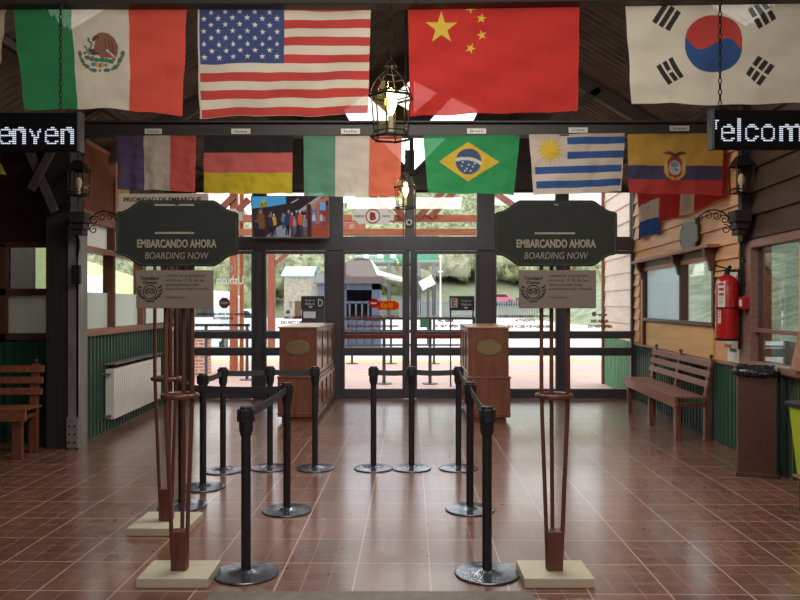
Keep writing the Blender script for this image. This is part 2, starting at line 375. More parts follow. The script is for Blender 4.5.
# ---- floor
def floor_mat():
    m, nt, b = newmat('terracotta_tiles'); L = nt.links
    def N(t, **k):
        n = nt.nodes.new(t)
        for a, v in k.items(): setattr(n, a, v)
        return n
    g = N('ShaderNodeNewGeometry'); mp = N('ShaderNodeMapping', vector_type='TEXTURE')
    mp.inputs['Rotation'].default_value = (0, 0, R(-.92)); mp.inputs['Location'].default_value = (.182, 4.68, 0)
    L.new(g.outputs['Position'], mp.inputs['Vector'])
    def brick(bw, rh, mort, off=0):
        n = N('ShaderNodeTexBrick', offset=off, squash=1.0); n.inputs['Scale'].default_value = 1; n.inputs['Brick Width'].default_value = bw
        n.inputs['Row Height'].default_value = rh; n.inputs['Mortar Size'].default_value = mort; n.inputs['Mortar Smooth'].default_value = .2
        n.inputs['Color1'].default_value = (0, 0, 0, 1); n.inputs['Color2'].default_value = (1, 1, 1, 1); n.inputs['Bias'].default_value = 0
        L.new(mp.outputs[0], n.inputs['Vector']); return n
    big = brick(.444, .474, .005); small = brick(.148, .158, .0036)
    no = N('ShaderNodeTexNoise'); no.inputs['Scale'].default_value = 9; no.inputs['Detail'].default_value = 6; no.inputs['Roughness'].default_value = .65
    L.new(g.outputs['Position'], no.inputs['Vector'])
    n2 = N('ShaderNodeTexNoise'); n2.inputs['Scale'].default_value = .55; n2.inputs['Detail'].default_value = 2; L.new(g.outputs['Position'], n2.inputs['Vector'])
    base = ramp(nt, no.outputs['Fac'], [(.25, (112, 74, 58)), (.55, (134, 91, 73)), (.8, (156, 112, 92))])
    v = N('ShaderNodeMixRGB', blend_type='MULTIPLY'); v.inputs['Fac'].default_value = 1
    vr = ramp(nt, small.outputs['Color'], [(0, (222, 222, 222)), (1, (255, 250, 246))]); L.new(base, v.inputs['Color1']); L.new(vr, v.inputs['Color2'])
    v2 = N('ShaderNodeMixRGB', blend_type='MULTIPLY'); v2.inputs['Fac'].default_value = 1
    vb = ramp(nt, big.outputs['Color'], [(0, (226, 222, 220)), (1, (255, 255, 255))]); L.new(v.outputs[0], v2.inputs['Color1']); L.new(vb, v2.inputs['Color2'])
    m1 = N('ShaderNodeMixRGB'); L.new(small.outputs['Fac'], m1.inputs['Fac']); L.new(v2.outputs[0], m1.inputs['Color1']); m1.inputs['Color2'].default_value = (*lin((158, 120, 102)), 1)
    m2 = N('ShaderNodeMixRGB'); L.new(big.outputs['Fac'], m2.inputs['Fac']); L.new(m1.outputs[0], m2.inputs['Color1']); m2.inputs['Color2'].default_value = (*lin((186, 158, 142)), 1)
    L.new(m2.outputs[0], b.inputs['Base Color'])
    mr = N('ShaderNodeMapRange'); mr.inputs['To Min'].default_value = .2; mr.inputs['To Max'].default_value = .42; L.new(no.outputs['Fac'], mr.inputs['Value'])
    ad = N('ShaderNodeMath', operation='ADD'); mu = N('ShaderNodeMath', operation='MULTIPLY'); mu.inputs[1].default_value = .3
    L.new(small.outputs['Fac'], mu.inputs[0]); L.new(mr.outputs[0], ad.inputs[0]); L.new(mu.outputs[0], ad.inputs[1]); L.new(ad.outputs[0], b.inputs['Roughness'])
    mxm = N('ShaderNodeMath', operation='MAXIMUM'); L.new(small.outputs['Fac'], mxm.inputs[0]); L.new(big.outputs['Fac'], mxm.inputs[1])
    sb = N('ShaderNodeMath', operation='MULTIPLY_ADD'); L.new(mxm.outputs[0], sb.inputs[0]); sb.inputs[1].default_value = -1
    ml = N('ShaderNodeMath', operation='MULTIPLY'); ml.inputs[1].default_value = .5; L.new(n2.outputs['Fac'], ml.inputs[0]); L.new(ml.outputs[0], sb.inputs[2])
    bp = N('ShaderNodeBump'); bp.inputs['Strength'].default_value = .2; bp.inputs['Distance'].default_value = .004; L.new(sb.outputs[0], bp.inputs['Height']); L.new(bp.outputs[0], b.inputs['Normal'])
    b.inputs['Specular IOR Level'].default_value = .6; b.inputs['Coat Weight'].default_value = .55; b.inputs['Coat Roughness'].default_value = .16
    return m
M['tiles'] = floor_mat()
struct(MB().box(-8, 5.2, -3, YE + .2, -.12, 0).build('floor', M['tiles']), 'brown terracotta tiled station floor')
struct(MB().box(-1.06, .74, -1, 4.22, 0, .004).build('trim_1', M['thresh']), 'grey stone strip set in the tiled floor')

# ---- end wall: dark metal grid, holes for doors, windows and gable panes
def X(px): return (px - 400) * SE
def Z(py): return CAMZ - (py - 304) * SE
cols = [(177, 193), (254, 264), (327, 342), (408.5, 411), (478, 493.5), (557.5, 567.5), (633, 647)]
XL, XR = LW(YE), RW(YE)
mb = MB()
for i, (a, b) in enumerate(cols):
    if i == 3: mb.box(X(405), X(414.5), YE, YE + .12, Z(251), Z(150))
    elif i in (0, 6): mb.box(X(a), X(b), YE - .06, YE + .12, 0, Z(150))
    else: mb.box(X(a - 1), X(b + 1), YE, YE + .12, 0, Z(150))
mb.box(XL, X(177), YE + .0, YE + .12, 0, Z(150)); mb.box(X(647), XR + .05, YE, YE + .12, 0, Z(150))
mb.box(X(177), X(647), YE - .03, YE + .1, Z(250.5), Z(238.5))
struct(mb.build('wall_end', M['frame'], bevel=.006), 'dark grey metal door and window frame across the end of the hall')
# upper gable with glazed openings (polygons with holes via strips)
ZT = 6.25; ZB = Z(150)
RX = .1
holes = [[(375, 137), (450, 137), (412, 175)],
         [(388, 91), (412, 72), (437, 91), (413, 112)],
         [(350, 121.5), (343, 109), (366, 93), (397, 121.5)],
         [(428, 121.5), (452, 96), (479, 109), (473, 121.5)]]
holes[1:2] = [[(389, 98), (412, 78), (438, 92), (414, 113)]]
gm, _, _ = newmat('gable_boards'); gm = M['darkwood']
def gable():
    # raster the gable into thin horizontal strips, leaving the holes open
    mb = MB(); step = 1.0
    py = 150.0
    ytop = 304 - (5.9 - CAMZ) / SE
    # bottom band from y=194 upward to 150 is glazed between posts, so the boards start at y=137
    py = 192.0
    rows = []
    while py > ytop:
        y0, y1 = py, max(py - step, ytop); ym = (y0 + y1) / 2
        z = Z(ym); hw = (5.9 - z) / .6
        xa, xb = max(XL, RX - hw), min(XR + .05, RX + hw)
        if xb <= xa: break
        segs = [(xa, xb)]
        for h in holes:
            xs = []
            for i in range(len(h)):
                (ax, ay), (bx, by) = h[i], h[(i + 1) % len(h)]
                if (ay > ym) != (by > ym): xs.append(ax + (bx - ax) * (ym - ay) / (by - ay))
            if len(xs) == 2:
                lo, hi = sorted(xs); lo, hi = X(lo), X(hi); ns = []
                for s0, s1 in segs:
                    if hi <= s0 or lo >= s1: ns.append((s0, s1)); continue
                    if lo > s0: ns.append((s0, lo))
                    if hi < s1: ns.append((hi, s1))
                segs = ns
        rows.append((y0, y1, segs)); py = y1
    for y0, y1, segs in rows:
        for a, b in segs: mb.box(a, b, YE + .02, YE + .1, Z(y0), Z(y1))
    return mb
struct(gable().build('wall_gable', M['darkwood']), 'dark gable wall above the doors with slanted skylight panes')
gg = MB()
for h in holes: gg.prism([(X(a), Z(b)) for a, b in h], YE + .05, YE + .056)
struct(gg.build('window_7', M['glass']))
tb = MB()
for (a, b) in (((375, 137), (412, 175)), ((450, 137), (412, 175))):
    tb.beam(P(*a, YE - .02), P(*b, YE - .02), .06, .07, up=(0, 1, 0))
tb.box(X(409.5), X(413.5), YE - .1, YE, Z(176), Z(60))
struct(tb.build('trim_2', M['darkwood'], bevel=.004))

# ---- doors: leaf frames with bars and glass
def leaf(n, x0, x1, y_in, gl, items_red=()):
    """gl = glass left, glass right in px"""
    mb = MB(); a, b = gl
    Y0, Y1 = YE - .035, YE + .035
    mb.box(X(x0), X(a), Y0, Y1, .01, Z(251)); mb.box(X(b), X(x1), Y0, Y1, .01, Z(251))
    for t, bt in ((251, 253.5), (331.7, 338), (348, 355), (389.3, 398.6)):
        mb.box(X(a), X(b), Y0, Y1, Z(bt), Z(t))
    o = struct(mb.build('door_%d' % n, M['frame'], bevel=.005))
    MB().box(X(a), X(b), YE - .004, YE + .004, Z(389.3), Z(253.5)).build('door_glass', M['glass'], o)
    bead = MB()
    for t, bt in ((253.5, 331.7), (338, 348), (355, 389.3)):
        for (u0, u1, w0, w1) in ((a, a + .7, t, bt), (b - .7, b, t, bt), (a, b, t, t + .7), (a, b, bt - .7, bt)):
            bead.box(X(u0), X(u1), Y0 + .008, Y1 - .008, Z(w1), Z(w0))
    bead.build('glazing_bead', M['steel'], o)
    return o
leaves = [leaf(1, 193, 254, 0, (193.6, 252.3)), leaf(2, 264, 327, 0, (266, 325)), leaf(3, 342, 409.7, 0, (344.2, 403)),
          leaf(4, 410.3, 478, 0, (416.5, 476)), leaf(5, 493.5, 557.5, 0, (495.7, 556)), leaf(6, 567.5, 633, 0, (569.3, 631))]
for k, (a, b) in enumerate(((343, 404.5), (414.5, 474))):
    bar = MB().box(X(a), X(b), YE - .12, YE - .095, Z(337.6), Z(334.3))
    for q in (a + 2, b - 3): bar.box(X(q), X(q + 1.4), YE - .1, YE - .03, Z(337), Z(335))
    bar.build('push_bar', M['redbar'], leaves[2 + k], bevel=.004)
hd = MB().cyl(P(420, 365, YE - .1), P(437, 365, YE - .1), .008)
# transom windows above the doors
for k, (a, b) in enumerate(((194, 253), (265, 325), (341, 404), (415, 479), (493.6, 557), (568, 632))):
    fr = MB()
    for (u0, u1, w0, w1) in ((a, a + 1.2, 190, 238), (b - 1.2, b, 190, 238), (a, b, 236.6, 238.4), (a, b, 190, 191.5)):
        fr.box(X(u0), X(u1), YE + .02, YE + .08, Z(w1), Z(w0))
    o = struct(fr.build('window_%d' % (k + 1), M['frame']))
    MB().box(X(a), X(b), YE + .04, YE + .046, Z(237), Z(191)).build('window_glass', M['glass'], o)

# door lettering and decals
def T(s, px0, px1, y0, y1, bold=.06, **k):
    return dict(s=s, cx=X((px0 + px1) / 2), cz=Z((y0 + y1) / 2), w=abs(X(px1) - X(px0)), h=(y1 - y0) * SE * 1.12, bold=bold, **k)
YD = YE - .008
letters('door_lettering', M['ink'], leaves[0], [T('ACCESO EXCLUSIVO PARA PASAJEROS', 196, 250, 313.2, 315.8), T('AUTORIZADOS', 213, 233, 317, 319.4),
        T('EXCLUSIVE ACCESS FOR PASSENGERS', 196, 250, 324, 326.4)], YD)
letters('door_lettering', M['reddecal'], leaves[2], [T('ACCESO EXCLUSIVO PARA PASAJEROS', 347, 399, 315.2, 317.6), T('AUTORIZADOS', 364, 384, 319, 321.2),
        T('EXCLUSIVE ACCESS FOR PASSENGERS', 347, 399, 325, 327.4)], YD)
letters('door_lettering', M['reddecal'], leaves[4], [T('ACCESO EXCLUSIVO PARA PASAJEROS', 498, 551, 315.2, 317.8), T('AUTORIZADOS', 515, 535, 319.2, 321.6),
        T('EXCLUSIVE ACCESS FOR PASSENGERS', 498, 551, 325.2, 327.8)], YD)
letters('door_lettering', M['reddecal'], leaves[1], [T('NO ABRIR', 284.5, 303, 316, 319), T('DO NOT OPEN', 281, 307, 320.8, 323.8)], YD)
letters('door_lettering', M['reddecal'], leaves[3], [T('NO ABRIR', 438, 454, 319, 322), T('DO NOT OPEN', 434, 458, 324.5, 327.5)], YD)
letters('door_lettering', M['reddecal'], leaves[5], [T('NO ABRIR', 591, 608.5, 319.6, 322.6), T('DO NOT OPEN', 588, 612, 325, 328)], YD)
def decalmat(name, col):
    m, nt, b = newmat(name); nt.nodes.remove(b); n_ = nt.nodes.new
    d = n_('ShaderNodeBsdfDiffuse'); t = n_('ShaderNodeBsdfTranslucent'); x = n_('ShaderNodeMixShader'); x.inputs[0].default_value = .6
    for q in (d, t): q.inputs['Color'].default_value = (*lin(col), 1)
    nt.links.new(d.outputs[0], x.inputs[1]); nt.links.new(t.outputs[0], x.inputs[2]); nt.links.new(x.outputs[0], nt.nodes['Material Output'].inputs['Surface']); return m
whitedec = decalmat('white_vinyl', (224, 236, 228))
wl = [T('Ushuaia', 216, 243.5, 276, 284, bold=.015, mirror=True)]
letters('white_lettering', whitedec, leaves[0], wl, YD)
eye = MB()
for s_ in (-1, 1):
    pts = [(X(216 + 18 * t), YD, Z(269.5 - s_ * 4.2 * math.sin(math.pi * t))) for t in [i / 12 for i in range(13)]]
    eye.tube(pts, .006, 4)
eye.tube([(X(223 + 3 * math.cos(a)), YD, Z(269.5 + 3 * math.sin(a))) for a in [i * math.pi / 8 for i in range(16)]], .006, 4, closed=True)
eye.tube([P(235, 263, YD), P(235, 275, YD)], .006, 4)
eye.build('white_logo', whitedec, leaves[0])
def disc(cx, cy, r, y0, y1, n=24, rot=0, rx=None):
    return [(X(cx) + (rx or r) * SE * math.cos(rot + 2 * math.pi * k / n), Z(cy) + r * SE * math.sin(rot + 2 * math.pi * k / n)) for k in range(n)]
maroon = noise_mat('maroon_vinyl', (112, 52, 52), (120, 58, 58), rough=.5)
o = MB().prism(disc(224.5, 303, 5.6, 0, 0, 8, R(22.5)), YD - .002, YD).build('stop_decal', maroon, leaves[0])
letters('decal_text', M['whitepaint'], o, [T('STOP', 221, 228, 301.8, 304.2)], YD - .003)
redv = decalmat('red_vinyl', (200, 60, 50))
o = MB().prism(disc(374, 303.2, 4.8, 0, 0), YD - .002, YD).build('no_entry_decal', redv, leaves[2])
MB().box(X(371), X(377), YD - .004, YD - .002, Z(304), Z(302.4)).build('decal_bar', M['whitepaint'], o)
orv = decalmat('orange_vinyl', (220, 96, 50))
o = MB().prism([(X(a), Z(b)) for a, b in ((379, 301), (395, 301), (399, 303.5), (399, 308), (395, 310), (379, 310))], YD - .002, YD).build('distance_decal', orv, leaves[2])
yl = decalmat('yellow_vinyl', (250, 226, 70))
letters('decal_text', yl, o, [T('Km 00', 381, 393, 303, 308)], YD - .004)
o = MB().prism([(X(a), Z(b)) for a, b in ((377, 302), (379.5, 302), (379.5, 309), (377, 309))], YD - .001, YD).build('distance_decal_tail', orv, leaves[2])
gv = decalmat('green_vinyl', (130, 176, 150))
o = MB().box(X(420), X(429), YD - .002, YD, Z(327.5), Z(319)).build('green_decal', gv, leaves[3])
greyv = noise_mat('grey_vinyl', (150, 152, 150), (160, 162, 160), rough=.5)
MB().prism(disc(288, 312, 2.2, 0, 0), YD - .002, YD).build('round_decal', greyv, leaves[1])
MB().prism(disc(594, 314, 2.4, 0, 0), YD - .002, YD).build('round_decal', greyv, leaves[5])
MB().box(X(598), X(607), YD - .002, YD, Z(316), Z(314)).build('decal_strip', greyv, leaves[5])

# gate plates in the transom windows
def gate_plate(cx, letter, words, label):
    h = thing('gate_sign', label, 'sign', (X(cx), YE - .02, Z(216.5)))
    w, hh = 21 * SE, 7.6 * SE; c = 3.5 * SE
    poly = [(-w, -hh + c), (-w + c, -hh + c), (-w + 2 * c, -hh), (w - 2 * c, -hh), (w - c, -hh + c), (w, -hh + c), (w, hh - c), (w - c, hh - c), (w - 2 * c, hh), (-w + 2 * c, hh), (-w + c, hh - c), (-w, hh - c)]
    MB().prism(poly, -.012, .0).build('board', decalmat('gate_sign_plate', (236, 232, 228)), h)
    ringm = MB(); ringm.tube([(6.8 * SE * math.cos(a), -.016, 6.8 * SE * math.sin(a)) for a in [i * math.pi / 12 for i in range(24)]], .009, 6, closed=True)
    ringm.build('ring', redv, h)
    if letter: letters('letter', redv, h, [dict(s=letter, cx=0, cz=0, h=7.6 * SE, w=6 * SE, bold=.06)], -.014)
    letters('lettering', M['ink'], h, [dict(s=words[0], cx=-13.5 * SE, cz=0, w=10 * SE, h=2.2 * SE, bold=.02), dict(s=words[1], cx=13.5 * SE, cz=0, w=7.5 * SE, h=2.2 * SE, bold=.02)], -.014)
gate_plate(373, 'B', ('PUERTA', 'GATE'), 'white gate sign with red ringed letter B above the centre doors')
gate_plate(222, None, ('PUERTA', 'GATE'), 'white gate sign half hidden behind the left boarding board')

# ---- side walls
def corr(mb, u0, u1, z0, z1, y, depth=.028, pitch=.12):
    n = int((u1 - u0) / pitch); prof = [(0, 0), (.32, 0), (.42, 1), (.72, 1), (.82, 0)]
    pts = []
    for i in range(n + 1):
        for p, d in prof:
            u = u0 + (i + p) * pitch
            if u <= u1: pts.append((u, y + d * depth))
    k = len(pts); base = len(mb.v)
    mb.add([(u, v, z0) for u, v in pts] + [(u, v, z1) for u, v in pts], [(i, i + 1, k + i + 1, k + i) for i in range(k - 1)])
def laps(mb, u0, u1, z0, z1, h=.2, y=0, t=.03):
    z = z0
    while z < z1 - .01:
        zz = min(z + h, z1)
        mb.add([(u0, y, z), (u1, y, z), (u1, y + t, z), (u0, y + t, z), (u0, y + .006, zz), (u1, y + .006, zz), (u0, y, zz), (u1, y, zz)],
               [(0, 1, 2, 3), (3, 2, 5, 4), (4, 5, 7, 6), (0, 3, 4, 6), (1, 7, 5, 2)])
        z = zz
RROT = (0, 0, RWANG); LROT = (0, 0, LWANG)
# right wall
o = MB()
o.box(ru(-3), ru(YE + .1), -.2, -.02, 0, .95)
o.box(ru(8.15), ru(8.95), -.2, 0, .95, 2.6); 
o.box(ru(8.95), ru(12.35), -.2, -.0, .95, 1.36); o.box(ru(12.3), ru(YE + .1), -.2, 0, .95, 2.6)
o.box(ru(-3), ru(6.8), -.2, 0, .95, 3.8); o.box(ru(6.8), ru(YE + .1), -.2, 0, 2.28, 3.8); o.box(ru(7.85), ru(8.2), -.2, 0, .95, 2.6)
wr = struct(o.build('wall_right', M['siding'], loc=RW0, rot=RROT), 'timber side wall on the right of the hall')
g = MB(); corr(g, ru(-3), ru(YE), 0, .93, -.02); g.build('wainscot', M['green'], wr)
g = MB(); laps(g, ru(8.15), ru(YE), 2.29, 3.75, .205, 0, .035); laps(g, ru(12.42), ru(YE), .98, 2.29, .19, 0, .035); laps(g, ru(8.15), ru(8.86), 1.37, 2.29, .19, 0, .035)
g.build('siding', M['siding'], wr)
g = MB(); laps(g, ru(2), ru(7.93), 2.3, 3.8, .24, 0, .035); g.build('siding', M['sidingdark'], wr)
g = MB().box(ru(-3), ru(YE), 0, .035, .93, .965); g.build('rail', M['trimwood'], wr, bevel=.006)
g = MB().box(ru(8.95), ru(12.2), 0, .018, .965, 1.34); g.build('lower_panel', M['ply'], wr)
# window 8 in the right wall (two panes with awning ledge and brackets)
w0, w1 = ru(8.86), ru(12.1)
o = MB()
o.box(w0, w0 + .07, -.06, .05, 1.35, 2.28); o.box(w1 - .08, w1, -.06, .06, .965, 2.28); o.box(w0, w1, -.06, .06, 1.35, 1.4); o.box(w0, w1, -.06, .05, 2.2, 2.28)
mid = ru(10.15)
o.box(mid - .035, mid + .035, -.06, .05, 1.4, 2.2)
wd = struct(o.build('window_8', M['brownframe'], loc=RW0, rot=RROT, bevel=.005), 'two pane brown framed window in the right wall')
MB().box(w0, w1, -.02, -.014, 1.4, 2.2).build('window_glass', M['darkglass'], wd)
g = MB().box(w0 - .15, w1 + .25, .0, .17, 2.28, 2.32).box(w0 + .05, w1 - .05, .02, .05, 2.14, 2.2); g.build('ledge', M['trimwood'], wd, bevel=.005)
for u in (w0 + .03, mid, w1 - .03):
    g = MB().prismx([(.03, 2.28), (.16, 2.28), (.15, 2.2), (.10, 2.12), (.08, 2.02), (.03, 2.0)], u - .04, u + .04); g.build('bracket', M['brownframe'], wd, bevel=.004)
# room seen behind window 8: pale film on one pane
MB().box(mid + .04, w1 - .08, -.012, -.008, 1.4, 2.2).build('window_film', glassmat('grey_film', frost=.7, frostcol=(214, 224, 228)), wd)
# nearer window 9
w0, w1 = ru(6.55), ru(7.83)
o = MB(); o.box(w0, w0 + .07, -.08, .05, .965, 2.28); o.box(w1 - .07, w1, -.08, .05, .965, 2.28); o.box(w0, w1, -.08, .05, 2.2, 2.28); o.box(w0, w1, -.08, .09, .965, 1.03)
o.box(w0, w1, -.06, .02, 1.33, 1.37)
wd9 = struct(o.build('window_9', M['pinkframe'], loc=RW0, rot=RROT, bevel=.005), 'pinkish brown framed dark window near the bin')
MB().box(w0, w1, -.03, -.024, 1.03, 2.2).build('window_glass', glassmat('shop_glass', (.6, .64, .64), ior=1.8), wd9)
# pilaster and conduit
o = struct(MB().box(ru(7.84), ru(7.97), 0, .1, 2.28, 3.8).build('trim_3', M['darkwoodz'], loc=RW0, rot=RROT, bevel=.004))
g = MB().box(ru(7.86), ru(8.12), 0, .03, .965, 2.6).build('trim_4', M['pinkframe'], loc=RW0, rot=RROT); struct(g)
# dim shop room behind the right windows
o = MB(); o.box(ru(6), ru(7.6), -2.6, -2.5, 0, 3); o.box(ru(7.6), ru(YE), -2.6, -2.5, 0, 1.0); o.box(ru(5.9), ru(6), -2.6, -.2, 0, 3); o.box(ru(YE), ru(YE) + .1, -2.6, -.2, 0, 1.0); o.box(ru(6), ru(YE), -2.6, -.2, -.1, 0)
struct(o.build('wall_shop', noise_mat('shop_interior', (130, 136, 130), (176, 178, 168), rough=.7, scale=1.2), loc=RW0, rot=RROT))

# left wall
LE = lu(8.72)
o = MB(); o.box(0, LE, -.18, -.02, 0, 1.25); o.box(0, LE, -.18, 0, 2.74, 3.75); o.box(0, .12, -.18, 0, 1.25, 2.74); o.box(LE - .04, LE, -.18, 0, 1.25, 2.74)
wlft = struct(o.build('wall_left', M['darkwood'], loc=LW0, rot=LROT), 'left side wall with windows over green corrugated sheet')
g = MB(); corr(g, 0, LE, 0, 1.24, -.02); g.build('wainscot', M['green'], wlft)
g = MB().box(0, LE, 0, .05, 1.235, 1.30); g.build('rail', M['trimwood'], wlft, bevel=.006)
for k, (ya, yb) in enumerate(((11.08, 12.6), (9.75, 11.0), (8.76, 9.75))):
    a, b = lu(yb), lu(ya); o = MB()
    o.box(a - .04, a + .04, -.1, .04, 1.3, 2.74); o.box(b - .04, b + .04, -.1, .04, 1.3, 2.74)
    for z0, z1 in ((2.24, 2.31), (2.6, 2.68), (1.28, 1.32)): o.box(a, b, -.1, .04, z0, z1)
    w_ = struct(o.build('window_%d' % (10 + k), M['trimwood'] if k else M['brownframe'], loc=LW0, rot=LROT, bevel=.005))
    MB().box(a, b, -.05, -.045, 1.3, 2.24).build('window_glass', M['glass'], w_)
    MB().box(a + .04, b - .04, -.042, -.038, 1.3, 1.76).build('frosted_film', M['frost'], w_)
    MB().box(a, b, -.05, -.045, 2.31, 2.6).build('clerestory_pane', M['milk'], w_)
# lattice above the left window
la = thing('lattice_screen', 'orange brown diagonal wooden lattice above the left window', 'lattice')
o = MB(); u0, u1, z0, z1 = lu(9.75), LE - .02, 2.72, 3.5
def clip_line(c, s):
    pts = []
    for u in (u0, u1):
        z = s * u + c
        if z0 <= z <= z1: pts.append((u, z))
    for z in (z0, z1):
        u = (z - c) / s
        if u0 < u < u1: pts.append((u, z))
    return pts[:2] if len(pts) >= 2 else None
for s_ in (1, -1):
    c = -6
    while c < 10:
        p = clip_line(c, s_)
        if p: o.beam((p[0][0], .02 + .008 * s_, p[0][1]), (p[1][0], .02 + .008 * s_, p[1][1]), .008, .022, up=(0, 1, 0)) if False else o.beam((p[0][0], .02 + .006 * s_, p[0][1]), (p[1][0], .02 + .006 * s_, p[1][1]), .024, .01, up=(0, 1, 0))
        c += .075
la.location = LW0; la.rotation_euler = LROT
o.build('slats', M['lattice'], la)
o = MB(); o.box(u0, u1, 0, .05, z0 - .05, z0); o.box(u0, u1, 0, .05, z1, z1 + .05); o.box(u0 - .05, u0, 0, .05, z0 - .05, z1 + .05)
o.build('frame', M['trimwood'], la, bevel=.004)
# light panel beside lattice
struct(MB().box(lu(10.4), lu(9.8), 0, .02, 2.72, 3.55).build('trim_5', M['ply'], loc=LW0, rot=LROT))

# cross wall behind the left bench
YC = 8.75
XC = LW(YC)
o = MB(); o.box(-8, XC, YC, YC + .15, 0, 1.2); o.box(-8, XC, YC, YC + .15, 2.32, 3.75); o.box(-3.95, XC, YC, YC + .15, 1.2, 2.32); o.box(-8, -5.9, YC, YC + .15, 1.2, 2.32)
wc = struct(o.build('wall_side_bay', M['panelwall']), 'dark red brown cross wall behind the left bench')
g = MB(); corr(g, -8, XC, 0, 1.18, 0); 
for i in range(len(g.v)): x, y, z = g.v[i]; g.v[i] = (x, YC - .002 - y, z)
g.build('wainscot', M['green'], wc)
o = MB()
for a, b in ((-4.66, -4.58), (-5.9, -5.82), (-4.02, -3.95)): o.box(a, b, YC - .03, YC + .08, 1.2, 2.32)
for a, b in ((1.2, 1.28), (1.72, 1.8), (2.28, 2.34)): o.box(-5.9, -3.95, YC - .03, YC + .08, a, b)
wq = struct(o.build('window_13', M['brownframe'], bevel=.004), 'dark framed two row window behind the left bench')
MB().box(-5.9, -3.95, YC + .03, YC + .036, 1.2, 2.32).build('window_glass', glassmat('grey_glass', (.5, .5, .48)), wq)
MB().box(-5.85, -4.0, YC + .022, YC + .026, 1.28, 1.72).build('frosted_film', M['frost'], wq)
struct(MB().box(-8, -5.15, 10.5, 10.6, 0, 3.2).build('wall_side_room', noise_mat('pale_room_wall', (176, 170, 162), (186, 180, 172), rough=.8)))
# left corner post with steel channel
o = struct(MB().box(-3.96, XC + .03, 8.38, 8.74, 0, 3.65).build('trim_6', M['darkwoodz'], bevel=.008), 'dark timber corner post on the left')
st = MB().box(-3.70, -3.595, 8.36, 8.385, 0, 2.5).box(-3.61, -3.595, 8.36, 8.62, 0, 2.5)
st = st.build('steel_channel', M['steel'], o)
g = MB().box(-3.71, -3.588, 8.345, 8.362, .02, .36); g.build('base_plate', M['steel'], o)
g = MB()
for zz in (.08, .17, .26):
    for xx in (-3.68, -3.62): g.cyl((xx, 8.335, zz), (xx, 8.348, zz), .011, n=8)
g.build('bolts', M['iron'], o)
# brace timbers beside post
g = MB(); g.beam(P(28, 148, 8.3), P(55, 212, 8.3), .09, .05, up=(0, 1, 0)); g.beam(P(53, 148, 8.25), P(31, 190, 8.25), .08, .05, up=(0, 1, 0))
struct(g.build('trim_7', wood('brace_timber', (66, 60, 56), (84, 78, 72), 'z', .6), bevel=.004), 'crossed brace timbers by the left post')

# remaining shell
struct(MB().box(-8.1, -8, -3, YC + .1, 0, 3.75).build('wall_left_near', M['panelwall']))
struct(MB().box(-8, 5.2, -3.1, -3, 0, 6.5).build('wall_back', M['ply']))
# ---- roof: corrugated dark sheets with translucent sheets
def sheet(mb, xa, xb, y0, y1):
    n = int((y1 - y0) / .018); fn = lambda x: 5.9 - .6 * abs(x - RX)
    ys = [y0 + (y1 - y0) * i / n for i in range(n + 1)]; k = len(ys)
    off = [.024 * math.sin(y / .13 * 2 * math.pi) for y in ys]
    mb.add([(xa, y, fn(xa) + o_) for y, o_ in zip(ys, off)] + [(xb, y, fn(xb) + o_) for y, o_ in zip(ys, off)], [(i, i + 1, k + i + 1, k + i) for i in range(k - 1)])
rf = MB()
SKY = ((-2.95, -1.9), (2.1, 3.1)); SY = (5.6, 6.7)
for y0, y1, gaps in ((-3, SY[0], ()), (SY[0], SY[1], SKY), (SY[1], YE + .05, ())):
    xs = [-8 if y0 < 8 and False else -4.6, RX, 5.0]
    edges = sorted({-4.1, RX, 4.3, *[v for g_ in gaps for v in g_]})
    for a, b in zip(edges, edges[1:]):
        if any(a >= g0 - 1e-6 and b <= g1 + 1e-6 for g0, g1 in gaps): continue
        sheet(rf, a, b, y0, y1)
ce = struct(rf.build('ceiling', M['roofmetal'], smooth=60), 'dark corrugated metal roof sheets')
sk = MB()
for a, b in SKY: sheet(sk, a, b, SY[0], SY[1])
sk.build('skylight_sheet', glassmat('roof_light', frost=.55, frostcol=(240, 240, 236)), ce)
# side bay flat ceiling
struct(MB().box(-8.1, -3.8, -3, 8.8, 3.62, 3.7).build('ceiling_side_bay', M['darkwood']))
struct(MB().box(-4.6, 5.0, -3.05, -3, 4, 6.4).build('wall_rear_gable', M['darkwood']))
# rafters, purlins, braces
rf = MB()
fn = lambda x: 5.9 - .6 * abs(x - RX)
for Y in (2.0, 9.6):
    for s_, e in ((-1, -3.9), (1, 4.0)):
        rf.beam((RX, Y, fn(RX) - .12), (e, Y, fn(e) - .12), .09, .16, up=(0, 1, 0)) if False else rf.beam((RX, Y, fn(RX) - .12), (e, Y, fn(e) - .12), .1, .16)
for x in (-3.3, -1.7, -.8, 1.0, 1.9, 3.5): rf.beam((x, -3, fn(x) - .05), (x, YE, fn(x) - .05), .06, .07)
for s_ in (-1, 1): rf.beam((RX + s_ * 2.45, 9.6, fn(2.5) - .1), (RX + s_ * 1.75, 9.6, 3.9), .09, .1, up=(0, 1, 0))
struct(rf.build('trim_8', M['darkwood'], bevel=.006), 'dark roof rafters and purlins')

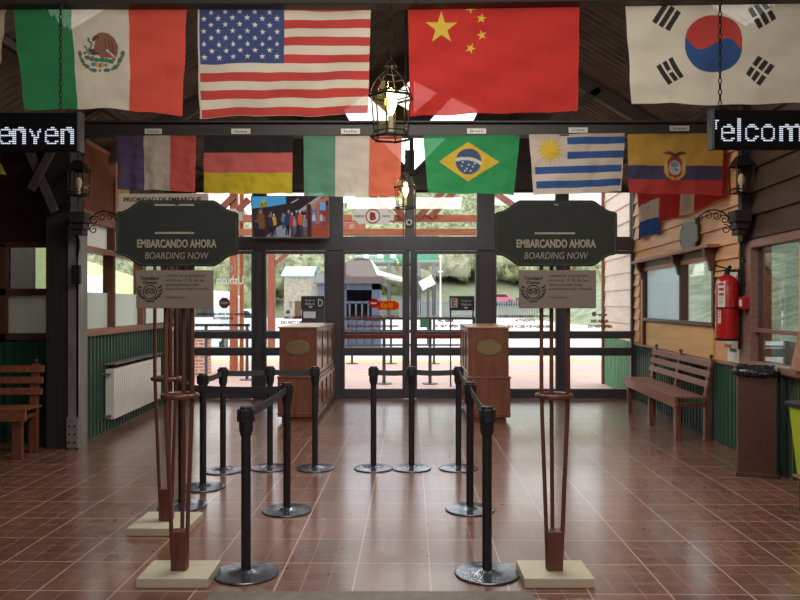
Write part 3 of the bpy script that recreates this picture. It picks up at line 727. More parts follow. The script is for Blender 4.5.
# ---- tie beams
Y1, Y2 = 4.7, 8.3
b = MB()
za, zb = PZ(11.2, Y1), PZ(2.5, Y1)
def slab_beam(x0, x1, y0, y1, z0a, z0b, h):
    n = len(b.v)
    b.add([(x0, y0, z0a), (x1, y0, z0b), (x1, y1, z0b), (x0, y1, z0a), (x0, y0, z0a + h), (x1, y0, z0b + h), (x1, y1, z0b + h), (x0, y1, z0a + h)],
          [(0, 3, 2, 1), (4, 5, 6, 7), (0, 1, 5, 4), (1, 2, 6, 5), (2, 3, 7, 6), (3, 0, 4, 7)])
zl = PZ(10, Y1 + .1)
slab_beam(-8, .1, Y1, Y1 + .1, zl + .0, PZ(10, Y1 + .1), .22); slab_beam(.1, 3.6, Y1, Y1 + .1, PZ(10, Y1 + .1), PZ(1.5, Y1 + .1), .22)
bm1 = struct(b.build('trim_9', M['beamwood'], bevel=.006), 'dark tie beam carrying the large flags')
b = MB()
x0, x1 = LW(Y2), RW(Y2)
b.box(x0, x1, Y2, Y2 + .1, PZ(135.5, Y2), PZ(121, Y2)); b.box(x0, x1, Y2 - .05, Y2 + .15, PZ(123.5, Y2), PZ(121.5, Y2)); b.box(x0, x1, Y2 - .01, Y2 + .12, PZ(136, Y2), PZ(134.6, Y2))
bm2 = struct(b.build('trim_10', M['beamwood'], bevel=.004), 'dark tie beam carrying the small flags and name tags')
tagm = noise_mat('tag_card', (196, 190, 178), (206, 200, 188), rough=.6)
for (a, c, y, w_) in ((145, 162, 131.5, 'Francia'), (231.5, 250.5, 131.5, 'Alemania'), (341, 360, 131.5, 'Italia'), (467, 486, 131.3, 'Brasil'), (568.5, 587.5, 130.3, 'Uruguay'), (669.5, 689, 128.5, 'Ecuador')):
    t = MB().box(PX(a, Y2), PX(c, Y2), Y2 - .012, Y2 - .003, PZ(y + 2.6, Y2), PZ(y - 2.6, Y2)).build('name_tag', tagm)
    tag(t, 'small white card reading %s on the far beam' % w_, 'name tag', 'country name tags on the far beam')
    letters('lettering', M['ink'], t, [dict(s=w_, cx=PX((a + c) / 2, Y2), cz=PZ(y, Y2), h=2.6 * Y2 / F, w=(c - a - 6) * Y2 / F)], Y2 - .014)

# ================================================================== FLAGS
def flag(name, label, Y, corners, paint, amp=.012, fold=6, seed=0, sag=0):
    """corners TL, TR, BR, BL in photo px at depth Y"""
    rng = random.Random(seed); tl, tr, br, bl = [np.array((PX(a, Y), PZ(b_, Y))) for a, b_ in corners]
    s = (paint.u / paint.w)[..., None]; t = (paint.v / paint.h)[..., None]
    xz = tl * (1 - s) * (1 - t) + tr * s * (1 - t) + br * s * t + bl * (1 - s) * t
    S, Tt = s[..., 0], t[..., 0]
    ph = [rng.uniform(0, 6.28) for _ in range(6)]
    y = .75 * amp * (.25 + .75 * Tt) * (np.sin(S * fold * 2 * math.pi / 2 + ph[0] + .8 * Tt) + .5 * np.sin(S * fold * 3.7 + ph[1] - 1.1 * Tt)) + .007 * np.sin(9 * S + 14 * Tt + ph[2]) + .004 * np.sin(-16 * S + 7 * Tt + ph[3]) + .0022 * np.sin(38 * S + 9 * Tt + ph[4]) + .0018 * np.sin(31 * Tt - 13 * S + ph[5]) + .003 * Tt * np.abs(np.sin(24 * S + 3 * np.sin(4 * Tt) + ph[1]))
    dz = Tt ** 3 * .4 * (.010 * np.sin(S * 9 + ph[4]) + .006 * np.sin(S * 21 + ph[5])) - sag * Tt * 4 * S * (1 - S)
    c = np.array([(tl[0] + tr[0]) / 2, Y, (tl[1] + tr[1]) / 2])
    pts = np.stack([xz[..., 0] - c[0], y, xz[..., 1] + dz - c[2]], -1)
    o = grid_mesh(name, paint, pts, M['cloth']); o.location = c
    return tag(o, label, 'flag')
YF = Y1 + .115
# Mexico
p = Paint(175, 112, 350, 224, (42, 138, 80)); p.rect(59, 0, 117, 113, (224, 212, 190)); p.rect(117, 0, 176, 113, (222, 82, 62))
def em(x, y): return (x * .1 + 48, y * .1 + 20)        # crop px (60..140,20..80 at x10) -> flag units
bn, dk, gn = (150, 98, 76), (96, 66, 52), (60, 132, 88)
p.poly([em(*q) for q in ((300, 190), (320, 150), (350, 138), (370, 120), (410, 112), (470, 120), (530, 165), (570, 240), (575, 320), (560, 380), (520, 390), (450, 385), (410, 395), (370, 360), (330, 320), (320, 270), (335, 200))], bn)
p.poly([em(*q) for q in ((300, 190), (320, 150), (350, 138), (375, 150), (390, 175), (350, 175), (320, 210))], dk)
p.poly([em(*q) for q in ((443, 280), (480, 305), (530, 350), (550, 378), (540, 385), (490, 340), (455, 315))], (226, 214, 194))
for q in ((470, 180, 500, 330), (500, 190, 535, 350), (430, 170, 450, 300)): p.line(em(q[0], q[1]), em(q[2], q[3]), .8, dk)
sn = [(265, 165), (265, 205), (300, 225), (290, 265), (262, 300), (300, 320), (350, 330)]
for a, b_ in zip(sn, sn[1:]): p.line(em(*a), em(*b_), 2.2, (86, 140, 108))
sn = [(215, 250), (240, 275), (245, 320), (275, 345), (330, 345)]
for a, b_ in zip(sn, sn[1:]): p.line(em(*a), em(*b_), 1.8, (86, 140, 108))
p.ell(*em(300, 310), 4, 2.2, dk); p.ell(*em(330, 340), 4, 2, dk)
for a in range(200, 345, 13):
    pass
for x_, y_, an in ((165, 335, 80), (192, 415, 60), (242, 475, 35), (320, 520, 10), (460, 518, -8), (545, 478, -40), (592, 405, -65), (622, 335, -80)):
    p.ell(*em(x_, y_), 3.6, 2.1, gn, an)
for x_, y_ in ((168, 375), (207, 452), (280, 510), (385, 525), (512, 505), (575, 450), (612, 372)): p.ell(*em(x_, y_), 1.5, 1.5, (150, 90, 70))
for x_, y_ in ((250, 380), (300, 400), (350, 408), (410, 412), (460, 415), (500, 425)): p.ell(*em(x_, y_), 3.6, 2.3, gn, 12)
for x_, y_ in ((220, 330), (310, 380), (535, 400)): p.ell(*em(x_, y_), 1.8, 1.6, (190, 70, 62))
p.ell(*em(320, 455), 3.4, 2.4, (100, 130, 180)); p.ell(*em(365, 465), 2.2, 2.4, (206, 166, 60)); p.ell(*em(415, 465), 2.2, 2.4, (206, 166, 60)); p.ell(*em(450, 465), 2, 2, (120, 130, 160)); p.ell(*em(390, 468), 1, 3, dk)
flag('flag', 'large green, white and red flag with brown eagle emblem hanging from the near beam', YF, ((12, 2), (187, 3), (181.5, 115), (24, 109.5)), p, seed=1, sag=-.02)
# USA
p = Paint(171, 115, 342, 230, (224, 212, 190)); hs = 115 / 13
for k in range(0, 13, 2): p.rect(0, k * hs, 172, (k + 1) * hs, (196, 66, 58))
p.rect(0, 0, 86, 7 * hs, (62, 78, 128))
for r_ in range(9):
    n_ = 6 if r_ % 2 == 0 else 5
    for k in range(n_):
        x_ = (6 if n_ == 6 else 13.2) + k * 14.5; p.star(x_, 3.6 + r_ * 6.4, 3.1, (232, 226, 214))
p.rect(0, 0, 1.6, 116, (206, 200, 184))
flag('flag', 'large star spangled flag with red and white stripes hanging from the near beam', YF, ((197, 2), (371, 2.5), (368, 114), (199.5, 117.5)), p, seed=2)
# China
p = Paint(171, 110, 342, 220, (200, 44, 34)); ye = (226, 192, 70)
p.star(33, 25, 16.5, ye)
for x_, y_, a in ((62, 7.5, -60), (73, 17.5, -80), (73, 34.5, -100), (62, 46.5, -65)): p.star(x_, y_ - .5, 5.3, ye, rot=a)
flag('flag', 'large plain red flag with five yellow stars in its corner', YF, ((408, 3), (580, -2), (578, 111), (410, 116)), p, seed=3)
# Korea
p = Paint(190, 106, 380, 212, (226, 216, 194)); cx, cy, rr = 83, 46.5, 28.5
bl_, rd = (44, 84, 140), (196, 66, 56)
p.ell(cx, cy, rr, rr, rd)
ta = R(20); 
du, dv = p.u - cx, p.v - cy; xx = du * math.cos(ta) + dv * math.sin(ta); yy = -du * math.sin(ta) + dv * math.cos(ta)
ta2 = R(14); xx = du * math.cos(ta2) + dv * math.sin(ta2); yy = -du * math.sin(ta2) + dv * math.cos(ta2)
ins = xx ** 2 + yy ** 2 <= rr ** 2; low = (yy > 0) & ins
low = ins & (yy > .30 * rr * np.sin(-np.pi * xx / rr))
p.put(low, bl_)
def gua(cx, cy, ang, pat):
    a = R(ang); ux, uy = math.cos(a), math.sin(a); nx_, ny_ = -uy, ux; L = 22; 
    for k, br in enumerate(pat):
        o_ = (k - 1) * 7; c_ = (cx + nx_ * o_, cy + ny_ * o_)
        if br:
            for s_ in (-1, 1): p.line((c_[0] + s_ * ux * 1.2, c_[1] + s_ * uy * 1.2), (c_[0] + s_ * ux * L / 2, c_[1] + s_ * uy * L / 2), 5, (44, 40, 38))
        else: p.line((c_[0] - ux * L / 2, c_[1] - uy * L / 2), (c_[0] + ux * L / 2, c_[1] + uy * L / 2), 5, (44, 40, 38))
gua(38.5, 19.5, -57, (0, 0, 0)); gua(129, 18.5, 60, (1, 0, 1)); gua(39.5, 73.5, 60, (0, 1, 0)); gua(127, 73, -55, (1, 1, 1))
flag('flag', 'large white flag with red and blue disc and black bars', YF, ((625, -2), (826, -6), (824, 104), (632, 104)), p, seed=4, amp=.01)
p = Paint(60, 110, 60, 110, (196, 178, 146))
flag('flag', 'pale edge of a large flag cut off at the left of the near beam', YF, ((-70, 4), (7, 4), (0, 66), (-70, 110)), p, seed=5)
# small flags on the far beam
YG = Y2 + .05
YG = Y2 - .02
p = Paint(78, 56, 156, 112, (92, 78, 112)); p.rect(27, 0, 53, 57, (206, 192, 174)); p.rect(53, 0, 79, 57, (212, 88, 76))
flag('flag', 'small purple blue, cream and red vertical striped flag on the far beam', YG, ((116.5, 135.5), (196, 135.5), (195, 191.5), (117.5, 189)), p, seed=11, fold=9, amp=.014)
p = Paint(88, 58, 176, 116, (34, 30, 28)); p.rect(0, 17.5, 89, 37.5, (206, 100, 92)); p.rect(0, 37.5, 89, 59, (206, 180, 36))
flag('flag', 'small black, red and yellow striped flag on the far beam', YG, ((203.5, 135.5), (293, 135.5), (292, 193.5), (204, 193.5)), p, seed=12, fold=7)
p = Paint(98, 60, 196, 120, (96, 150, 120)); p.rect(32, 0, 66, 61, (214, 202, 186)); p.rect(66, 0, 99, 61, (222, 112, 82))
flag('flag', 'small green, cream and orange red vertical striped flag on the far beam', YG, ((303.5, 136), (402, 136), (400, 196), (304, 196.5)), p, seed=13, fold=9, amp=.016)
p = Paint(93, 58, 186, 116, (42, 148, 84)); p.poly([(14, 26), (43, 6.5), (75, 26.5), (43, 46)], (218, 184, 56)); p.ell(43.8, 26, 13, 13, (66, 86, 120))
dd = np.hypot(p.u - 40, p.v - 50); ins = np.hypot(p.u - 43.8, p.v - 26) <= 13; p.put(ins & (dd > 25.8) & (dd < 29), (206, 206, 196))
for x_, y_ in ((37, 30), (42, 33), (48, 31), (40, 35), (46, 35), (44, 29), (50, 28), (38, 26)): p.ell(x_, y_, .8, .8, (220, 220, 214))
flag('flag', 'small green flag with yellow diamond and blue globe', YG, ((423, 136), (520, 135), (514, 194.5), (428, 193)), p, seed=14, fold=6)
p = Paint(95, 58, 190, 116, (222, 206, 188)); cb = (52, 92, 156)
for k, y_ in enumerate((3.5, 17.5)): p.rect(38, y_, 96, y_ + 7, cb)
for y_ in (31.5, 45.5): p.rect(4, y_, 94, y_ + 7, cb)
p.star(20, 15.5, 14, (226, 190, 56), n=16, inner=.55); p.ell(20, 15, 8.2, 8.2, (232, 198, 66))
flag('flag', 'small blue and white striped flag with yellow sun', YG, ((529, 134.5), (625, 133), (621.5, 191.5), (533.5, 195)), p, seed=15, fold=6)
p = Paint(94, 60, 188, 120, (206, 160, 66)); p.rect(0, 32, 95, 46, (66, 66, 100)); p.rect(0, 46, 95, 61, (188, 58, 50))
p.ell(46.5, 35, 11, 11.5, (206, 160, 66)); p.ell(46.5, 33, 8.5, 11.5, (170, 62, 56)); p.ell(46.5, 34, 6, 7.5, (196, 196, 196)); p.ell(46.5, 31, 4.5, 2.5, (150, 170, 190)); p.ell(48, 36, 2, 1.5, (120, 130, 130))
for s_ in (-1, 1): p.poly([(46.5, 20), (46.5 + s_ * 6, 17.5), (46.5 + s_ * 13, 19.5), (46.5 + s_ * 6, 21.5), (46.5, 24)], (110, 64, 52)); p.ell(46.5 + s_ * 8.5, 35, 1.6, 9, (216, 176, 84), s_ * 8)
for x_ in (43.5, 49.5): p.ell(x_, 44.5, 1.2, 1.6, (220, 180, 84))
flag('flag', 'small yellow, blue and red flag with crest on the far beam', YG, ((627.5, 134), (724, 133), (721.5, 195), (629, 193)), p, seed=16, fold=6)
# flags along the right wall
def wall_flag(label, ya, yb, z0, z1, paint, seed, off=.09):
    rng = random.Random(seed); S = paint.u / paint.w; Tt = paint.v / paint.h
    y = ya + (yb - ya) * S; x = RW(y) * 1 - off + .028 * np.sin(S * 14 + rng.uniform(0, 6)) * (.3 + .7 * Tt) + .012 * np.sin(S * 33 + 3 * Tt)
    z = z1 + (z0 - z1) * Tt + .02 * Tt * np.sin(S * 8 + rng.uniform(0, 6)); c = np.array([RW((ya + yb) / 2) - off, (ya + yb) / 2, z1])
    o = grid_mesh('flag', paint, np.stack([x, y, z], -1) - c, M['cloth']); o.location = c; return tag(o, label, 'flag', 'flags along the right wall')
p = Paint(100, 60, 100, 120, (196, 54, 52)); p.rect(0, 20, 101, 41, (222, 210, 192)); p.rect(0, 41, 101, 61, (52, 96, 176)); p.ell(56, 30, 7, 7, (180, 160, 130)); p.ell(56, 30, 5, 5, (222, 210, 192))
wall_flag('red, white and blue flag hung on the right timber wall near the doors', 12.3, 11.05, 2.68, 3.45, p, 21)
p = Paint(150, 90, 150, 90, (196, 44, 42)); p.rect(64, 0, 88, 91, (220, 204, 186))
wall_flag('long red flag with a white band hung on the right timber wall', 11.0, 8.45, 2.80, 3.55, p, 22)

# ================================================================== LED DISPLAYS
GL = {'e': ["...XX..", ".XXXXX.", "X....XX", "X....XX", "XXXXXXX", "X......", "X......", "XX...XX", ".XXXXX."],
      'n': ["...XXX.", "XXXXXXX", "XX..XXX", "XX...XX", "XX...XX", "XX...XX", "XX...XX", "XX...XX", "XX...XX"],
      'v': ["......", "X....X", "XX..XX", ".X..X.", ".XX.X.", "..XXX.", "..XX..", "..XX..", "..XX.."],
      'l': ["XX"] * 9, 'c': ["..XXX..", ".XXXXX.", "X....XX", "X......", "X......", "X......", "X....XX", "XX..XX.", ".XXXX.."],
      'o': ["..XXX..", ".XXXXX.", "X.....X", "X.....X", "X.....X", "X.....X", "X.....X", "XX...XX", ".XXXXX."],
      'm': ["...XX...XX...", "XXXXXXXXXXXXX", "XX..XXX...XXX"] + ["XX...XX...XXX"] * 6,
      'i': [".X", "..", "XX", "XX", "XX", "XX", "XX", "XX", "XX"], 'B': ["XXXXXX."] + ["XX...XX"] * 3 + ["XXXXXX."] + ["XX...XX"] * 3 + ["XXXXXX."],
      'd': [".....XX", ".....XX", ".XXXXXX", "XX...XX", "XX...XX", "XX...XX", "XX...XX", "XX...XX", ".XXXXXX"], 's': [".XXXXX.", "XX...XX", "XX.....", ".XX....", "..XXX..", "....XX.", ".....XX", "XX...XX", ".XXXXX."]}
YL = 4.58; S6 = YL / F
def display(label, x0, x1, ytop, ybot, glyphs, base_y, chains, tail=None):
    h = thing('message_display', label, 'display', (PX((x0 + x1) / 2, YL), YL, PZ(ybot, YL))); ox, oz = h.location.x, h.location.z
    X_ = lambda p_: PX(p_, YL) - ox
    Zz = lambda q: PZ(q, YL) - oz
    MB().box(X_(x0), X_(x1), 0, .055, 0, Zz(ytop)).build('housing', M['ledoff'], h, bevel=.004)
    MB().box(X_(x0 + 4), X_(x1 - 4), -.004, 0, Zz(ybot - 1.5), Zz(ytop + 1.5)).build('panel_face', M['ledoff'], h)
    d = MB(); dp = 1.95 * S6
    for px, ch in glyphs:
        rows = GL[ch] if ch != 'l' else ["XX"] * 12
        for r_, row in enumerate(rows):
            zz = Zz(base_y) + (len(rows) - 1 - r_) * dp + dp / 2
            for c_, k in enumerate(row):
                if k == 'X': xx = X_(px) + c_ * dp; d.box(xx, xx + dp * .78, -.006, -.0045, zz - dp * .3, zz + dp * .3)
    if tail:
        for (px, py) in tail: d.box(X_(px), X_(px) + dp * .78, -.006, -.0045, Zz(py) - dp * .3, Zz(py) + dp * .3)
    d.build('led_text', M['led'], h)
    for q in (x0, x1):
        MB().box(X_(q) - .009, X_(q) + .009, -.01, .06, -.004, Zz(ytop) + .005).build('end_cap', M['frame'], h, bevel=.002)
    for cx in chains:
        c = MB(); top = PZ(-6, YL) - oz; z = Zz(ytop); k = 0; L = .034
        while z < top:
            pts = []
            for i in range(10):
                a = 2 * math.pi * i / 10; w_ = .009 * math.cos(a); l_ = L * .62 * math.sin(a)
                pts.append((X_(cx) + (w_ if k % 2 else 0), .028 + (0 if k % 2 else w_), z + L / 2 + l_))
            c.tube(pts, .0035, 5, closed=True); z += L; k += 1
        c.build('chain', M['iron'], h)
    return h
display('black LED display reading enven hanging at the left', -90, 79, 112.5, 151, [(-.5, 'e'), (13, 'n'), (30, 'v'), (45.5, 'e'), (61, 'n'), (-13, 'i'), (-30, 'B')][:5] + [(-8, 'i'), (-26, 'B')], 144.5, (58.5, -60))
display('black LED display reading elcom hanging at the right', 712.5, 885, 110, 148.5, [(721, 'e'), (737, 'l'), (745, 'c'), (761, 'o'), (779, 'm'), (808, 'e')], 141.6, (722, 860),
        tail=[(715, 120.7), (717, 120.7), (715, 122.7), (715, 124.7), (715, 126.7), (715, 128.7)])

# ================================================================== LANTERNS
def lantern_parts(h, Rr, H, n=6, oz=0, bulb=True, lit=True):
    """hexagonal glass lantern; local origin = bottom centre"""
    prof = [(.95, 0), (.80, .07), (.82, .10), (.92, .50), (1.04, .56), (1.0, .60), (.86, .72), (.62, .83), (.22, .94), (.12, 1.0)]
    fr = MB()
    ring = lambda f_, z: [(Rr * f_ * math.cos(2 * math.pi * k / n + .3), Rr * f_ * math.sin(2 * math.pi * k / n + .3), z * H + oz) for k in range(n)]
    for f_, z, t in ((.95, .0, .055), (.80, .08, .03), (1.04, .56, .06), (.98, .60, .035), (.62, .83, .03)): 
        fr.tube(ring(f_, z), Rr * t, 6, closed=True)
    for k in range(n):
        a = 2 * math.pi * k / n + .3
        fr.tube([(Rr * f_ * math.cos(a), Rr * f_ * math.sin(a), z * H + oz) for f_, z in prof], Rr * .036, 6)
    fr.tube([(Rr * .74, 0, oz), (-Rr * .74, 0, oz)], Rr * .03, 6)
    fr.build('frame', M['iron'], h, smooth=50)
    g = MB(); base = []
    gp = [(.81, .09), (.93, .53)]; gp2 = [(1.0, .60), (.86, .72), (.62, .83)]
    for q in (gp, gp2):
        for (f0, z0), (f1, z1) in zip(q, q[1:]):
            for k in range(n):
                a0, a1 = 2 * math.pi * k / n + .3, 2 * math.pi * (k + 1) / n + .3
                g.add([(Rr * f0 * math.cos(a0), Rr * f0 * math.sin(a0), z0 * H + oz), (Rr * f0 * math.cos(a1), Rr * f0 * math.sin(a1), z0 * H + oz),
                       (Rr * f1 * math.cos(a1), Rr * f1 * math.sin(a1), z1 * H + oz), (Rr * f1 * math.cos(a0), Rr * f1 * math.sin(a0), z1 * H + oz)], [(0, 1, 2, 3)])
    g.build('glass', M['ambglass'], h)
    MB().lathe([(Rr * .15, .97 * H), (Rr * .3, .98 * H), (Rr * .2, 1.03 * H), (Rr * .06, 1.07 * H), (Rr * .09, 1.1 * H), (.004, 1.13 * H)], (0, 0, oz), 16).build('cap', M['iron'], h, smooth=50)
    if bulb:
        MB().cyl((0, 0, .08 * H + oz), (0, 0, .3 * H + oz), Rr * .13, n=12).build('candle_sleeve', M['candle'], h, smooth=50)
        MB().lathe([(.004, .0), (Rr * .12, .015), (Rr * .27, .07), (Rr * .27, .1), (Rr * .16, .15), (.004, .165)], (0, 0, .3 * H + oz), 16).build('bulb', M['bulb'] if lit else M['candle'], h, smooth=80)
def chain_mb(x, y, z0, z1, L=.036, r=.003):
    c = MB(); z = z0; k = 0
    while z < z1:
        c.tube([(x + (.009 * math.cos(a) if k % 2 else 0), y + (0 if k % 2 else .009 * math.cos(a)), z + L / 2 + L * .62 * math.sin(a)) for a in [i * math.pi / 5 for i in range(10)]], r, 5, closed=True)
        z += L; k += 1
    return c
def hanging_lantern(label, px, Y, ybot, ytop, Rr, ztop, power):
    z0 = PZ(ybot, Y); H = (PZ(ytop, Y) - z0) / 1.05
    h = thing('hanging_lantern', label, 'lantern', (PX(px, Y), Y, z0))
    lantern_parts(h, Rr, H)
    chain_mb(0, 0, H * 1.12, ztop - z0).build('chain', M['iron'], h)
    l = bpy.data.lights.new('lantern_light', 'POINT'); l.energy = power; l.color = (1, .78, .45); l.shadow_soft_size = .04
    lo = bpy.data.objects.new('lantern_light', l); COL.objects.link(lo); lo.parent = h; lo.location = (0, 0, H * .62)
    return h
hanging_lantern('large lit hexagonal glass lantern on a chain before the near beam', 391, 4.35, 138, 62, .125, 4.1, 5)
hanging_lantern('smaller looking lit glass lantern hanging before the far beam', 405.5, 8.0, 208, 171, .122, 4.4, 4)
MB_mount = thing('chain_mount', 'dark iron rod holding the near lantern', 'rod', (PX(391, 4.35), 4.35, 4.08)); MB().cyl((0, 0, 0), (0, 0, 1.75), .01).build('rod', M['iron'], MB_mount)
MB_mount = thing('chain_mount', 'dark iron rod holding the far lantern', 'rod', (PX(405.5, 8.0), 8.0, 4.38)); MB().cyl((0, 0, 0), (0, 0, 1.47), .01).build('rod', M['iron'], MB_mount)

def spiral(cx, cz, r, t0, turns, s=1, n=26):
    return [(cx + s * r * (1 - .8 * i / n) * math.cos(t0 + 2 * math.pi * turns * i / n), 0, cz + r * (1 - .8 * i / n) * math.sin(t0 + 2 * math.pi * turns * i / n)) for i in range(n + 1)]
def wall_lantern(label, px, Y, side):
    """box corbel with a crook carrying a lantern and a scroll bracket; side=+1 scrolls to +x"""
    z0 = PZ(235, Y)
    h = thing('bracket_lantern', label, 'lantern', (PX(px, Y), Y, z0))
    MB().box(-.085, .085, -.085, .1, .13, .25).box(-.065, .065, -.065, .1, .06, .13).box(-.045, .045, -.045, .1, 0, .06).build('corbel', M['darkwoodz'], h, bevel=.005)
    c = MB(); c.tube([(-.02 * side, 0, .26), (-.02 * side, 0, .9), (-.02 * side, 0, .93), (-.005 * side, 0, .965), (.035 * side, 0, .97), (.055 * side, 0, .94), (.05 * side, 0, .89), (.02 * side, 0, .87)], .008, 8)
    c.build('crook', M['iron'], h, smooth=60)
    lp = bpy.data.objects.new('lantern_head', None); COL.objects.link(lp); lp.parent = h; lp.location = (0, -.03, .43)
    fr = MB(); n = 4; a_ = .08
    for z, k in ((0, 1.0), (.03, 1.05), (.27, 1.1)):
        fr.tube([(a_ * k * sx, a_ * k * sy, z) for sx, sy in ((1, 1), (-1, 1), (-1, -1), (1, -1))], .01, 6, closed=True)
    for sx, sy in ((1, 1), (-1, 1), (-1, -1), (1, -1)): fr.tube([(a_ * sx, a_ * sy, 0), (a_ * 1.1 * sx, a_ * 1.1 * sy, .27)], .008, 6)
    fr.add([(sx * .105, sy * .105, .27) for sx, sy in ((1, 1), (-1, 1), (-1, -1), (1, -1))] + [(sx * .04, sy * .04, .38) for sx, sy in ((1, 1), (-1, 1), (-1, -1), (1, -1))], [(0, 1, 5, 4), (1, 2, 6, 5), (2, 3, 7, 6), (3, 0, 4, 7), (4, 5, 6, 7)])
    fr.box(-a_, a_, -a_, a_, -.008, .004).cyl((0, 0, .38), (0, 0, .45), .012)
    fr.build('cage', M['iron'], lp, smooth=40)
    g = MB()
    for s0, s1 in (((1, 1), (-1, 1)), ((-1, 1), (-1, -1)), ((-1, -1), (1, -1)), ((1, -1), (1, 1))):
        g.add([(a_ * s0[0], a_ * s0[1], .01), (a_ * s1[0], a_ * s1[1], .01), (a_ * 1.1 * s1[0], a_ * 1.1 * s1[1], .26), (a_ * 1.1 * s0[0], a_ * 1.1 * s0[1], .26)], [(0, 1, 2, 3)])
    g.build('glass', M['ambglass'], lp)
    MB().lathe([(.015, .01), (.015, .08), (.03, .1), (.035, .15), (.02, .19), (.003, .2)], (0, 0, 0), 12).build('bulb', M['candle'], lp, smooth=60)
    # scroll bracket
    s = MB(); r = .007
    k = side
    arch = [(k * (.1 + .36 * t), 0, .17 + .10 * math.sin(math.pi * t) ** .8 - .02 * t) for t in [i / 14 for i in range(15)]]
    s.tube(arch, r, 6)
    for cx, cz, rad, t0, tn in ((.16, .16, .05, .5, 1.4), (.24, .20, .045, 2.5, 1.4), (.33, .20, .045, .6, 1.3), (.42, .17, .035, 2, 1.2), (.15, .06, .05, 1.2, 1.3)):
        s.tube([(k * p_[0], p_[1], p_[2]) for p_ in spiral(cx, cz, rad, t0, tn)], r * .85, 6)
    s.build('scroll_bracket', M['iron'], h, smooth=60)
    return h
wall_lantern('unlit black lantern on the left corner post with iron scroll bracket', 80, 8.25, 1)
wall_lantern('unlit black lantern on the right wall pilaster with iron scroll bracket', 740, 7.75, -1)

# ================================================================== SIGN STANDS
def ogee(w, h):
    """outline of the boarding board: flat top and bottom, concave shoulders"""
    W2, H2 = w / 2, h / 2; q = []
    tx, sy_ = W2 * .59, H2 * .66
    def shoulder(sx, sz):
        pts = []
        for i in range(9):
            t = i / 8
            x = tx + (W2 * .95 - tx) * t
            z = H2 - (H2 - sy_) * (.5 - .5 * math.cos(math.pi * min(1, t ** .8)))
            pts.append((sx * x, sz * z))
        pts.append((sx * W2, sz * (sy_ - .012))); return pts
    a = shoulder(1, 1); b_ = shoulder(1, -1); c = shoulder(-1, -1); d = shoulder(-1, 1)
    return a + b_[::-1] + c + d[::-1]
def stand_base(h, w, d, t):
    MB().box(-w / 2, w / 2, -d / 2, d / 2, 0, t).build('base', M['slab'], h, bevel=.004)
    MB().box(-.045, .045, -.04, .04, t, t + .23).build('socket_block', M['pole'], h, bevel=.004)
    MB().box(-.03, .03, -.03, .03, t, t + .02).build('block_foot', M['pole'], h)
def stand_poles(h, zb, ztop, offs):
    for (x, y) in offs:
        pts = []
        for t in [i / 10 for i in range(11)]:
            z = zb + (ztop - zb) * t; k = min(1, .5 + .5 * min(1, (z - zb) / (1.08 - zb)))
            pts.append((x * k, y * k, z))
        m_ = MB().tube(pts, .0125, 8); m_.build('pole', M['pole'], h, smooth=50)
    m_ = MB(); n = 24
    pts = [(.098 * math.cos(2 * math.pi * k / n), .098 * math.sin(2 * math.pi * k / n), 1.08) for k in range(n)]
    m_.tube(pts, .015, 8, closed=True); m_.build('ring', M['pole'], h, smooth=60)
def owl_logo(cx, cz, r):
    m_ = MB(); t = .0018
    cir = lambda x, z, q, n=20: [(x + q * math.cos(2 * math.pi * k / n), 0, z + q * math.sin(2 * math.pi * k / n)) for k in range(n)]
    m_.tube(cir(cx, cz, r * .62), t * 1.3, 4, closed=True)
    for s_ in (-1, 1):
        m_.tube(cir(cx + s_ * r * .25, cz, r * .2), t, 4, closed=True); m_.tube(cir(cx + s_ * r * .25, cz, r * .07), t, 4, closed=True)
        for k in range(5):
            a = R(-62 + k * 22); x, z = cx + s_ * r * .78 * math.cos(a), cz + r * .78 * math.sin(a)
            m_.tube([(x, 0, z), (x + s_ * r * .3, 0, z + r * .12), (x + s_ * r * .42, 0, z + r * .3)], [t * 1.2, t * 2.6, t * .5], 5)
    m_.tube([(cx - r * .45, 0, cz + r * .22), (cx, 0, cz + r * .33), (cx + r * .45, 0, cz + r * .22)], t, 4)
    return m_
